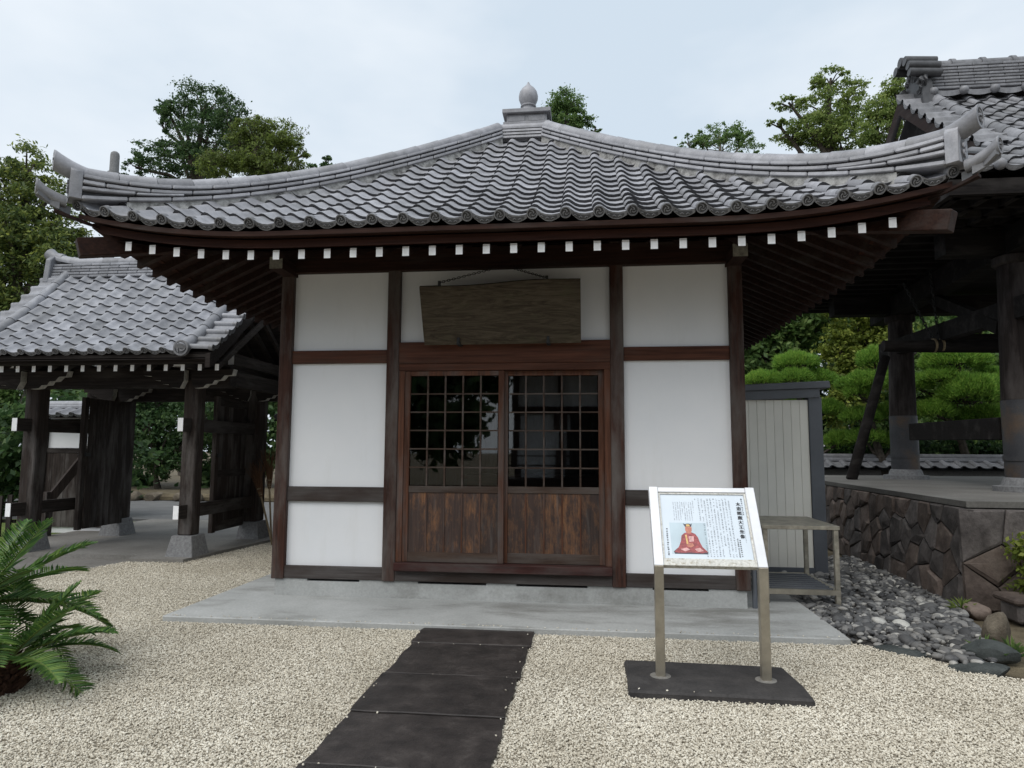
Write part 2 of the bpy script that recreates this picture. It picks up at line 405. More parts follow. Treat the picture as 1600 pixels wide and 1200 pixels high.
M['gravel_bed'] = stone('gravel_bed', [(.3, (.25, .22, .17)), (.7, (.50, .45, .36))], 45, .95, .8, .01, 0, fine=160)
M['leaf_dark'] = leafmat('dark_evergreen_leaf', [(0.1, (0.028, 0.058, 0.022)), (0.5, (0.06, 0.12, 0.042)), (0.95, (0.14, 0.21, 0.07))])
M['leaf_mid'] = leafmat('mid_green_leaf', [(0.1, (0.05, 0.1, 0.03)), (0.5, (0.12, 0.21, 0.06)), (0.95, (0.25, 0.34, 0.11))])
M['leaf_light'] = leafmat('light_green_leaf', [(0.1, (0.09, 0.145, 0.035)), (0.5, (0.21, 0.29, 0.075)), (0.95, (0.38, 0.44, 0.14))])
M['leaf_yellow'] = leafmat('yellow_green_leaf', [(.1, (.09, .125, .022)), (.5, (.21, .27, .05)), (.95, (.40, .43, .09))])
M['leaf_olive'] = leafmat('olive_conifer_spray', [(.1, (.075, .065, .028)), (.35, (.10, .14, .04)), (.95, (.28, .36, .07))])
M['leaf_conifer'] = leafmat('conifer_needle', [(0.1, (0.05, 0.085, 0.03)), (0.5, (0.13, 0.18, 0.05)), (0.95, (0.34, 0.38, 0.08))])
M['needle'] = leafmat('clipped_pine_needle', [(.1, (.09, .19, .035)), (.5, (.20, .37, .06)), (.95, (.38, .52, .10))])
M['cycad'] = leafmat('cycad_leaflet', [(.1, (.038, .095, .026)), (.5, (.09, .185, .042)), (.95, (.22, .31, .07))], .25, .35)

# ------------------------------------------------------------------ ground, gravel, paving (the setting)
g = MB(); g.add([(-300,-300,-.03),(300,-300,-.03),(300,300,-.03),(-300,300,-.03)], [(0,1,2,3)])
structure(g.build('ground', M['soil']))
GRAVEL = [(-14,-9),(9,-9),(9,-2.2),(3.5,-1.55),(3.28,-1.45),(3.1,-1.2),(2.95,-1.0),(2.69,-.82),(2.66,6.5),(-2.8,6.5),(-3.98,3.62),(-4.17,1.80),(-4.9,1.76),(-5.06,.96),(-5.4,.25),(-6.2,-.5),(-8,-1.2),(-14,-1.6)]
g = MB(); g.add([(x, y, 0) for x, y in GRAVEL], [tuple(range(len(GRAVEL)))])
structure(g.build('gravel_bed', M['gravel_bed']))
# concrete walk that passes in front of the gate and through it
g = MB()
PAVE = [(-14,-1.6),(-8,-1.2),(-6.2,-.5),(-5.4,.25),(-5.06,.96),(-4.9,1.76),(-4.9,2.0),(-14,2.0)]
g.add([(x, y, -.01) for x, y in PAVE], [tuple(range(len(PAVE)))])
structure(g.build('path', M['concrete_grey']))
g = MB()
GP = [(-4.9,1.76),(-4.17,1.80),(-3.98,3.62),(-3.9,4.6),(-3.9,6.2),(-7.6,6.2),(-7.6,2.0),(-4.9,2.0)]
n = len(GP)
g.add([(x, y, .045) for x, y in GP]+[(x, y, -.02) for x, y in GP], [tuple(range(n))]+[(k, n+k, n+(k+1) % n, (k+1) % n) for k in range(n)])
structure(g.build('gate_pavement', M['concrete_grey']))
g = MB(); g.box(-60, 40, 6.2, 10.6, -.02, .04); structure(g.build('road', M['asphalt']))
g = MB(); g.box(-60, 40, 10.6, 40, -.02, .22); structure(g.build('earth_bank', M['soil'], bevel=.08))
g = MB(); g.add([(-14,2,.004),(-7.7,2,.004),(-7.7,6.1,.004),(-14,6.1,.004)], [(0,1,2,3)]); structure(g.build('moss_lawn', M['moss']))

def in_poly(px, py, poly):
    ins = np.zeros(len(px), bool); n = len(poly)
    for i in range(n):
        x0, y0 = poly[i]; x1, y1 = poly[(i+1) % n]
        c = ((y0 > py) != (y1 > py)) & (px < (x1-x0)*(py-y0)/(y1-y0+1e-12)+x0)
        ins ^= c
    return ins

def scatter_stones(name, pts, radius, mat, smin, smax, subdiv=1):
    # loose stones lying on the bed: one mesh of points, a stone grown on each
    me = bpy.data.meshes.new(name); me.vertices.add(len(pts)); me.vertices.foreach_set('co', pts.astype(np.float32).ravel())
    me.materials.append(mat); me.update()
    o = bpy.data.objects.new(name, me); COL.objects.link(o)
    ng = bpy.data.node_groups.new(name+'_stones', 'GeometryNodeTree')
    ng.interface.new_socket('Geometry', in_out='INPUT', socket_type='NodeSocketGeometry')
    ng.interface.new_socket('Geometry', in_out='OUTPUT', socket_type='NodeSocketGeometry')
    N = ng.nodes; L = ng.links
    gi = N.new('NodeGroupInput'); go = N.new('NodeGroupOutput')
    ico = N.new('GeometryNodeMeshIcoSphere'); ico.inputs['Radius'].default_value = radius; ico.inputs['Subdivisions'].default_value = subdiv
    sm = N.new('GeometryNodeSetMaterial'); sm.inputs['Material'].default_value = mat
    ip = N.new('GeometryNodeInstanceOnPoints')
    rr = N.new('FunctionNodeRandomValue'); rr.data_type = 'FLOAT_VECTOR'
    rr.inputs[0].default_value = (-.6, -.6, 0); rr.inputs[1].default_value = (.6, .6, 6.283)
    rs = N.new('FunctionNodeRandomValue'); rs.data_type = 'FLOAT_VECTOR'
    rs.inputs[0].default_value = smin; rs.inputs[1].default_value = smax; rs.inputs['Seed'].default_value = 5
    L.new(ico.outputs[0], sm.inputs[0]); L.new(gi.outputs[0], ip.inputs['Points']); L.new(sm.outputs[0], ip.inputs['Instance'])
    L.new(rr.outputs[0], ip.inputs['Rotation']); L.new(rs.outputs[0], ip.inputs['Scale']); L.new(ip.outputs[0], go.inputs[0])
    md = o.modifiers.new('stones', 'NODES'); md.node_group = ng
    return o

def gravel_points():
    out = []
    for x0, x1, y0, y1, dens in ((-2.9,3.7,-4.1,-2.2,14000), (-4.4,4.0,-2.2,-.6,10500), (-6,-2,-.6,1.2,6500), (-5,-2,1.2,5.5,4000), (-6,-2.9,-4.1,-.6,3000)):
        n = int((x1-x0)*(y1-y0)*dens)
        p = np.column_stack([RNG.uniform(x0, x1, n), RNG.uniform(y0, y1, n), RNG.uniform(.001, .012, n)])
        k = in_poly(p[:,0], p[:,1], GRAVEL)
        ex = (p[:,0] > -2.67) & (p[:,0] < 2.67) & (p[:,1] > -.88)           # concrete apron
        jit = .012*np.sin(p[:,1]*37)+.008*np.sin(p[:,1]*91+1)
        ex |= (p[:,0] > -.465+jit) & (p[:,0] < .335-jit) & (p[:,1] < -.6)                   # stepping slabs
        ex |= (p[:,0] > 1.02+jit) & (p[:,0] < 1.99+jit) & (p[:,1] > -2.12+.5*jit) & (p[:,1] < -1.56+jit)  # sign base
        out.append(p[k & ~ex])
    # a few stones kicked into the joints of the slabs
    for y in (-1.27, -1.935, -2.555, -3.15):
        n = 3; out.append(np.column_stack([RNG.uniform(-.45, .33, n), RNG.normal(y, .006, n), np.full(n, .026)]))
    # stones strayed onto the edges of the slabs, the sign base and the apron
    n = 26; out.append(np.column_stack([np.where(RNG.random(n) < .5, -.475+np.abs(RNG.normal(0, .012, n)), .335-np.abs(RNG.normal(0, .012, n))), RNG.uniform(-3.7, -.95, n), np.full(n, .038)]))
    n = 110; out.append(np.column_stack([RNG.uniform(-2.6, 2.6, n), -.868+np.abs(RNG.normal(0, .02, n)), np.full(n, .054)]))
    n = 7; out.append(np.column_stack([RNG.uniform(1.0, 2.0, n), np.where(RNG.random(n) < .5, -1.57, -2.1)+RNG.normal(0, .008, n), np.full(n, .049)]))
    return np.vstack(out)
o = scatter_stones('gravel', gravel_points(), .0056, M['gravel'], (.65, .55, .5), (1.4, 1.15, .95))
tag(o, 'pale beige gravel spread over the temple yard', 'gravel', kind='stuff')

# stepping slabs
bed = MB(); bed.box(-.47, .34, -4.2, -.875, -.02, .006)
bed = structure(bed.build('stone_path', M['gravel_bed']))
for i, (ya, yb, xa, xb) in enumerate(((-1.262,-.878,-.50,.36), (-1.926,-1.272,-.483,.352), (-2.546,-1.938,-.492,.34), (-3.14,-2.562,-.485,.345), (-3.78,-3.155,-.49,.34))):
    s = MB(); nx, ny = 9, 6; top = .034+random.uniform(-.004, .004)
    P = []; rr = random.Random(i)
    for j in range(ny+1):
        for k in range(nx+1):
            x = xa+(xb-xa)*k/nx; y = ya+(yb-ya)*j/ny
            if k in (0, nx): x += rr.uniform(-.008, .008)
            if j in (0, ny): y += rr.uniform(-.004, .004)
            e = -.004 if (k in (0, nx) or j in (0, ny)) else rr.uniform(-.001, .001)
            P.append((x, y, top+e))
    F = [(j*(nx+1)+k, j*(nx+1)+k+1, (j+1)*(nx+1)+k+1, (j+1)*(nx+1)+k) for j in range(ny) for k in range(nx)]
    ring = [k for k in range(nx+1)]+[j*(nx+1)+nx for j in range(1, ny+1)]+[ny*(nx+1)+k for k in range(nx-1, -1, -1)]+[j*(nx+1) for j in range(ny-1, 0, -1)]
    b0 = len(P); P += [(P[q][0], P[q][1], -.01) for q in ring]; m = len(ring)
    F += [(ring[q], b0+q, b0+(q+1) % m, ring[(q+1) % m]) for q in range(m)]
    s.add(P, F); s.build('paving_slab', M['slab'], bed, bevel=.004)

def apron_mat():
    # pale trowelled concrete with ragged damp stains and dirt runs
    m, nt, b = node_mat('stained_apron_concrete'); v = coords(nt, rand=False)
    n1 = noise(nt, v, 1.6, 8, .6); n2 = noise(nt, coords(nt, (.55, 1.5, 1), rand=False), 1.35, 9, .68); n3 = noise(nt, v, 55, 3, .7)
    c = ramp_node(nt, [(.3, (.33, .335, .325)), (.7, (.45, .455, .445))], n1).outputs[0]
    k = ramp_node(nt, [(.49, (0,0,0)), (.66, (.7,.7,.7))], n2).outputs[0]
    c = mixc(nt, k, c, (.135, .130, .112))
    c = mixc(nt, .7, c, ramp_node(nt, [(.3, (.8,.8,.8)), (.7, (1.12,1.12,1.12))], n3).outputs[0], 'MULTIPLY')
    nt.links.new(c, b.inputs['Base Color']); b.inputs['Roughness'].default_value = .75; b.inputs['Specular IOR Level'].default_value = .3
    bump(nt, b, n3, .15, .003); return m
M['apron'] = apron_mat()
# concrete apron the hall stands on
s = MB(); s.box(-2.66, 2.655, -.872, 5.07, -.03, .05)
structure(s.build('concrete_apron', M['apron'], bevel=.008))

# ------------------------------------------------------------------ roof tiles
PROF = [(-.045,.006),(-.038,.024),(-.022,.040),(0,.046),(.022,.041),(.042,.027),(.068,.009),(.10,-.003),(.145,-.007),(.19,-.001),(.236,.009)]
def tile_mesh(name, mat, L=.30, lift=.03, th=.022, sx=1.0):
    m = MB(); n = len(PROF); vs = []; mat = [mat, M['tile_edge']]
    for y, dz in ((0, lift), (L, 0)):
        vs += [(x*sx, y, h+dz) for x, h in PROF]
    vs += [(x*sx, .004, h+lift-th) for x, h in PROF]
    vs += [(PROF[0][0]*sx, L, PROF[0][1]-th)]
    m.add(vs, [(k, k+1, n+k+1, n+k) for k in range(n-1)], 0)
    m.f += [(2*n+k, 2*n+k+1, k+1, k) for k in range(n-1)]+[(0, n, 3*n, 2*n)]; m.m += [1]*n  # front faces get the dark tone with shade painted in
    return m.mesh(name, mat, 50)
def disc_geo(m, c, r, axis='-y', mi=0, mj=1, n=18):
    # round end with raised rim and a three-comma swirl, facing -y
    cx, cy, cz = c
    ring = lambda rad, y: [(cx+rad*math.cos(2*PI*k/n), y, cz+rad*math.sin(2*PI*k/n)) for k in range(n)]
    vs = ring(r, cy+.05)+ring(r, cy)+ring(r*.8, cy-.001)+ring(r*.76, cy+.009)
    fs = []
    for a in range(3):
        for k in range(n): fs.append((a*n+k, a*n+(k+1) % n, (a+1)*n+(k+1) % n, (a+1)*n+k))
    m.add(vs, fs, mi); m.add(ring(r*.76, cy+.009), [tuple(range(n))], mj)
    for q in range(3):
        t0 = q*2*PI/3; pts = []
        for j in range(6):
            t = t0+j*.42; rad = r*(.16+.092*j); w = r*(.17-.024*j)
            pts.append((rad, t, w))
        vi = []; 
        for rad, t, w in pts:
            for sg in (-1, 1):
                vi.append((cx+(rad+sg*w)*math.cos(t), cy+.001, cz+(rad+sg*w)*math.sin(t)))
        k = len(vi)
        m.add(vi, [(2*j, 2*j+1, 2*j+3, 2*j+2) for j in range(5)], mi)
        m.add(vi+[(a, b+.008, cc) for a, b, cc in vi], [(2*j, 2*j+2, k+2*j+2, k+2*j) for j in range(5)]+[(2*j+1, k+2*j+1, k+2*j+3, 2*j+3) for j in range(5)], mj)
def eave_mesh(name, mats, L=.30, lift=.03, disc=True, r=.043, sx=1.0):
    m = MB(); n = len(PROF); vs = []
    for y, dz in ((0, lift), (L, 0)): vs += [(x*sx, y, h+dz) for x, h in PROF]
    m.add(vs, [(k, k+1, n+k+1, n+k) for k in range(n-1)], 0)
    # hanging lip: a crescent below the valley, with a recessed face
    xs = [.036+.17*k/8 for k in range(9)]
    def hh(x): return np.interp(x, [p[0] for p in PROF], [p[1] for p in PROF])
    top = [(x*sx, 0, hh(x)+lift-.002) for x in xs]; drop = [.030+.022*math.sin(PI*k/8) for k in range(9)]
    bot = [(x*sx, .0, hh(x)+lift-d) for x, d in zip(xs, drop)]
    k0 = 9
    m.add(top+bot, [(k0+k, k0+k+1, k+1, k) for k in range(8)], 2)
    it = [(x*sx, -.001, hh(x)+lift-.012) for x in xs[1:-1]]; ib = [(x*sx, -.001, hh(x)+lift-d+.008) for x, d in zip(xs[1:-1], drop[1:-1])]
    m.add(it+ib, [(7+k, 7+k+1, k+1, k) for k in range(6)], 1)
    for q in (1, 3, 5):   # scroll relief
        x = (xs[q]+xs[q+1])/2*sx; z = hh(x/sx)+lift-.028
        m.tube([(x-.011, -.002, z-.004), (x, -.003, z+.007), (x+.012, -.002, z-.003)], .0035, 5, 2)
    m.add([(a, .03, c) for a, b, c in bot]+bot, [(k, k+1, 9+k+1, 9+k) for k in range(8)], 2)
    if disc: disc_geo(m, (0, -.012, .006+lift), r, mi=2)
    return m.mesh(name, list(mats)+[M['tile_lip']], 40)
def frame_matrix(fn, x, y, gap=0):
    # orientation of a tile lying on the surface z = fn(x, y)
    e = .02; z = fn(x, y)
    ex = Vector((1, 0, (fn(x+e, y)-fn(x-e, y))/(2*e))).normalized()
    ey = Vector((0, 1, (fn(x, y+.22)-fn(x, y))/.22)).normalized()
    ez = ex.cross(ey).normalized(); ey = ez.cross(ex)
    return Matrix(((ex.x, ey.x, ez.x, x), (ex.y, ey.y, ez.y, y), (ex.z, ey.z, ez.z, z+gap), (0,0,0,1)))
def rows_on(prof, ya, yb, step):
    ys = [ya]; 
    while True:
        y = ys[-1]; s = (prof(y+.05)-prof(y))/.05; y2 = y+step/math.sqrt(1+s*s)
        if y2 > yb: break
        ys.append(y2)
    return ys

# ------------------------------------------------------------------ the hall
HC = Vector((0, 2.1, 0))
EX = 3.35; YE = -1.25
hall = thing('temple_hall', 'small square white-walled temple hall with curved grey tile roof and lattice doors', 'temple hall', (0, 2.1, .05))
def rotq(k): return Matrix.Translation(HC) @ Matrix.Rotation(k*PI/2, 4, 'Z') @ Matrix.Translation(-HC)
# foundation with vent slots below the sill
f = MB(); f.box(-2.13, 2.13, .0, .12, .05, .185)
slots = [(-1.82,-1.32),(-.77,-.14),(.13,.765),(1.33,1.81)]
xs = [-2.13]+[v for a in slots for v in a]+[2.13]
for a, b in zip(xs[0::2], xs[1::2]): f.box(a, b, .001, .119, .185, .205)
f.box(-2.13, -2.01, .12, 4.2, .05, .205); f.box(2.01, 2.13, .12, 4.2, .05, .205); f.box(-2.01, 2.01, 4.08, 4.2, .05, .205)
f.build('foundation', M['apron'], hall)
PW = .121
for x in (-2.1, -1.0425, 1.0425, 2.1):
    MB().box(x-PW/2, x+PW/2, -.025, .096, .2005, 3.4).build('post', M['wood_z'], hall, bevel=.006)
for x in (-2.1, 2.1):
    for y in (2.1, 4.2): MB().box(x-PW/2, x+PW/2, y-PW/2, y+PW/2, .2005, 3.4).build('post', M['wood_z'], hall, bevel=.006)
def panel(x0, x1, z0, z1): MB().box(x0-.01, x1+.01, .028, .07, z0-.01, z1+.01).build('wall_panel', M['plaster'], hall)
for a, b in ((-2.04, -1.103), (1.103, 2.04)):
    panel(a, b, 2.335, 3.09); panel(a, b, 1.048, 2.211); panel(a, b, .32, .911)
    MB().box(a, b, -.006, .085, 2.211, 2.335).build('rail', M['lintel'], hall, bevel=.004)
    MB().box(a, b, -.006, .085, .911, 1.048).build('rail', M['sill_grey'], hall, bevel=.004)
    MB().box(a, b, -.012, .09, .205, .32).build('ground_sill', M['sill_grey'], hall, bevel=.004)
panel(-.982, .982, 2.401, 3.09)
MB().box(-.982, .982, -.03, .09, 2.198, 2.401).build('lintel', M['lintel'], hall, bevel=.005)
MB().box(-.982, .982, -.018, .10, 2.132, 2.198).build('door_head', M['lintel'], hall, bevel=.003)
MB().box(-.982, .982, -.075, .10, .304, .376).build('threshold', M['sill_red'], hall, bevel=.005)
MB().box(-.982, .982, -.02, .10, .2065, .304).build('ground_sill', M['sill_grey'], hall, bevel=.004)
for s in (-1, 1):
    MB().box(min(s*.925, s*.982), max(s*.925, s*.982), -.012, .09, .376, 2.132).build('door_jamb', M['door_wood'], hall, bevel=.003)
MB().box(-2.16, 2.16, -.035, .11, 3.09, 3.30).build('wall_plate', M['wood_x'], hall, bevel=.006)
for s in (-1, 1):
    MB().beam((s*2.085, -.32, 3.115), (s*2.085, 4.4, 3.115), .125, .112, 0, 1).build('tie_beam', [M['wood_y'], M['nose']], hall)
    MB().box(s*2.1-.055, s*2.1+.055, .1, 4.2, 3.171, 3.42).build('wall_plate', M['wood_y'], hall)
    MB().box(s*2.1-.03, s*2.1+.03, .1, 4.14, .205, 3.06).build('side_wall', M['plaster'], hall)
MB().box(-2.07, 2.07, 4.17, 4.23, .205, 3.3).build('back_wall', M['plaster'], hall)
MB().box(-2.0, 2.0, .13, 4.1, .33, .36).build('floor', M['wood_y'], hall)
MB().box(-2.0, 2.0, .13, 4.1, 3.06, 3.08).build('ceiling', M['wood_y'], hall)
MB().box(-2.06, 2.06, 4.08, 4.1, .36, 3.06).box(-2.06, -2.04, .2, 4.08, .36, 3.06).box(2.04, 2.06, .2, 4.08, .36, 3.06).build('inner_lining', M['wood_z'], hall)
# altar seen dimly through the panes
al = MB().box(-.9, .9, 3.2, 3.9, .36, 1.0).box(-.95, .95, 3.15, 3.95, 1.0, 1.05); al.build('altar', M['lintel'], hall)

def make_door(x0, x1, y0):
    d = MB().box(x0, x0+.052, y0, y0+.036, .378, 2.130).box(x1-.052, x1, y0, y0+.036, .378, 2.130)
    door = d.build('door', M['door_wood'], hall, bevel=.003)
    a, b = x0+.052, x1-.052
    for z0, z1 in ((2.085, 2.129), (1.005, 1.065), (.379, .468)):
        MB().box(a, b, y0+.002, y0+.034, z0, z1).build('rail', M['door_wood_x'] if z0 < 2 else M['door_wood'], door, bevel=.002)
    gx = [a+(b-a)*k/5 for k in range(6)]; gz = [1.065+(2.085-1.065)*k/6 for k in range(7)]
    for k in range(1, 5): MB().box(gx[k]-.0075, gx[k]+.0075, y0+.004, y0+.028, 1.065, 2.085).build('muntin', M['door_wood_x'], door)
    for k in range(1, 6): MB().box(a, b, y0+.006, y0+.026, gz[k]-.0065, gz[k]+.0065).build('muntin', M['door_wood_x'], door)
    pane = MB().box(-.5, .5, -.001, .001, -.5, .5).mesh('pane', M['glass'])
    for i in range(5):
        for j in range(6):
            t = Matrix.Translation(((gx[i]+gx[i+1])/2, y0+.018, (gz[j]+gz[j+1])/2)) @ Matrix.Rotation(random.uniform(-.004,.004), 4, 'Z') @ Matrix.Diagonal((gx[i+1]-gx[i]-.016, 1, gz[j+1]-gz[j]-.014, 1))
            place(pane, 'pane', t, door)
    for i in range(5):
        MB().box(gx[i]+.001, gx[i+1]-.001, y0+.012, y0+.026, .468, 1.005).build('plank', M['plank'], door)
    for i in range(1, 5): MB().box(gx[i]-.006, gx[i]+.006, y0+.0035, y0+.014, .4685, 1.0045).build('batten', M['door_wood'], door)
    return door
dl = make_door(-.924, .012, -.004); dr = make_door(-.008, .924, .036)

# roof surface: concave slope with up-swept corners
def prof_u(u): return 3.125+.518*u+.0507*u*u
def sori(x): return .2*(max(0, abs(x)-1.6)/1.75)**2.2
def RZ(x, y): return prof_u(y-YE)+sori(x)
def soffit(x, y): return 3.02+.47*(y+1.0)+.9*sori(x)
# deck: the boarding under the tiles and the soffit boards over the rafters
deck = MB()
for k in range(4):
    Mk = rotq(k); nx, ny = 34, 12
    def grid(fn, ya, top):
        vs = []
        for j in range(ny+1):
            y = ya+(2.08-ya)*j/ny; w = 2.1-y
            for i in range(nx+1):
                x = -w+2*w*i/nx; vs.append(Mk @ Vector((x, y, fn(x, y))))
        fs = [(j*(nx+1)+i, j*(nx+1)+i+1, (j+1)*(nx+1)+i+1, (j+1)*(nx+1)+i) for j in range(ny) for i in range(nx)]
        deck.add(vs, fs if top else [q[::-1] for q in fs], 0)
    grid(lambda x, y: RZ(x, y)-.03, YE+.05, True)
    grid(lambda x, y: min(soffit(x, min(y, .3)), RZ(x, y)-.06), -1.09, False)
roof = deck.build('roof', [M['wood_y']], hall)
roof['label'] = 'concave grey pantile roof with upswept corners'
tile = tile_mesh('tile', M['tile']); etile = eave_mesh('eave_tile', [M['tile'], M['tile_edge']])
PITCH = .2475; X0 = -13.5*PITCH
ROWS = rows_on(lambda y: prof_u(y-YE), YE+.01, 1.78, .228)
def hip_ok(x, y): return min(abs(x-.04), abs(x+.23))+y < 2.07
def clipped(me, Mw, name):
    # a tile cut to the line of the hip
    import bmesh
    bm = bmesh.new(); bm.from_mesh(me); bm.transform(Mw)
    for sg in (-1, 1):
        bmesh.ops.bisect_plane(bm, geom=bm.verts[:]+bm.edges[:]+bm.faces[:], plane_co=(0, 2.07, 0), plane_no=Vector((sg, 1, 0)).normalized(), clear_outer=True)
    if not bm.faces: bm.free(); return None
    bm.transform(Mw.inverted()); m2 = bpy.data.meshes.new(name); bm.to_mesh(m2); bm.free()
    for q in me.materials: m2.materials.append(q)
    return m2
slope_tiles = []
for i in range(28):
    x = X0+i*PITCH
    for r, y in enumerate(ROWS):
        if r == 0 or hip_ok(x, y): slope_tiles.append((i, r, x, y))
for i, r, x, y in slope_tiles:
    jz = Matrix.Rotation(random.gauss(0, .005), 4, 'Z') @ Matrix.Rotation(random.gauss(0, .006), 4, 'X')
    m = frame_matrix(RZ, x, y) @ Matrix.Translation((random.gauss(0, .0015), random.gauss(0, .002), 0)) @ jz
    if r == 0 and i == 27: continue
    src = etile if r == 0 else tile
    if r and max(abs(x-.05), abs(x+.24))+y+.30 > 2.07: src = clipped(tile, m, 'tile')
    if src: place(src, 'eave_tile' if r == 0 else 'tile', m, roof)
# tiles of the three slopes turned away from view, laid as one
far = MB(); tv = [tuple(v.co) for v in tile.vertices]; tf = [tuple(p.vertices) for p in tile.polygons]
for k in (1, 2, 3):
    for i, r, x, y in slope_tiles:
        if i == 27: continue
        m0 = frame_matrix(RZ, x, y); me = clipped(tile, m0, 'side_tile')
        if me is None: continue
        m = rotq(k) @ m0; far.add([m @ v.co for v in me.vertices], [tuple(p.vertices) for p in me.polygons]); bpy.data.meshes.remove(me)
o = far.build('side_tiles', M['tile'], roof, 50); o['kind'] = 'stuff'

# hip ridges
def hip_pt(t, k=0):
    # t = distance of the point from the centre along x (and y); k = which hip (0 front right, 1 back right, ...)
    x, y = t, 2.1-t
    z = RZ(x, y)
    return rotq(k) @ Vector((x, y, z))
def sweep_box(m, pts, w0, w1, z0, z1, mi=0, side=None):
    # a strip of trapezoid section following pts, z0..z1 above them
    vs = []
    for i, p in enumerate(pts):
        d = (pts[min(i+1, len(pts)-1)]-pts[max(i-1, 0)]); d.z = 0; d.normalize(); a = Vector((-d.y, d.x, 0))
        vs += [p-a*w0/2+Vector((0,0,z0)), p+a*w0/2+Vector((0,0,z0)), p+a*w1/2+Vector((0,0,z1)), p-a*w1/2+Vector((0,0,z1))]
    fs = []
    for i in range(len(pts)-1):
        b = 4*i
        for q in range(4): fs.append((b+q, b+(q+1) % 4, b+4+(q+1) % 4, b+4+q))
    e = 4*(len(pts)-1); fs += [(3,2,1,0), (e,e+1,e+2,e+3)]
    m.add(vs, fs, mi)
T0, T1 = .30, 3.335
def lift_t(t): return .105*(max(0, t-2.55)/.8)**2
for k in range(4):
    N = 40; path = [hip_pt(T0+(T1-T0)*j/N, k) for j in range(N+1)]
    core = MB(); sweep_box(core, path[:-3], .19, .165, -.05, .050, 1); sweep_box(core, [p+Vector((0,0,lift_t(T0+(T1-T0)*j/N)*.6)) for j, p in enumerate(path)], [.10][0], .10, .02, .20, 0)
    rid = core.build('hip_ridge', [M['tile_edge'], M['mortar']], hall)
    if k in (2, 3) and False: continue
    lay = [(.215, .195, .046, .084), (.20, .18, .098, .134), (.186, .166, .148, .182)]
    for li, (w0, w1, z0, z1) in enumerate(lay):
        n = 13; cut = [T0+(T1-T0)*(q+(.5 if li % 2 else 0))/n for q in range(-1, n+1)]
        for a, b in zip(cut[:-1], cut[1:]):
            a, b = max(a, T0), min(b, T1)
            if b-a < .02: continue
            pts = [hip_pt(t, k)+Vector((0, 0, lift_t(t) if li else lift_t(t)*.15)) for t in [a+.0025+(b-a-.005)*j/3 for j in range(4)]]
            q = MB(); sweep_box(q, pts, w0, w1, z0, z1); q.build('ridge_layer_tile', M['tile'], rid, bevel=.008)
    # extra wedge layers low on the ridge, towards the corner
    for a, b, z0, z1 in ((2.80, 3.06, .092, .118), (3.065, T1, .094, .128)):
        pts = [hip_pt(t, k)+Vector((0, 0, lift_t(t)*.55-.006)) for t in [a+(b-a)*j/4 for j in range(5)]]
        q = MB(); sweep_box(q, pts, .208, .188, z0, z1); q.build('ridge_layer_tile', M['tile'], rid, bevel=.008)
    n = 15; cut = [T0+(T1+.02-T0)*q/n for q in range(n+1)]
    for a, b in zip(cut[:-1], cut[1:]):
        pts = [hip_pt(t, k)+Vector((0,0,.184+lift_t(t))) for t in [a+.002+(b-a-.004)*j/3 for j in range(4)]]
        q = MB(); q.tube(pts, [.080, .077, .076, .073], 10, arc=(-.25, PI+.25)); q.build('ridge_cap_tile', M['tile'], rid, 60)
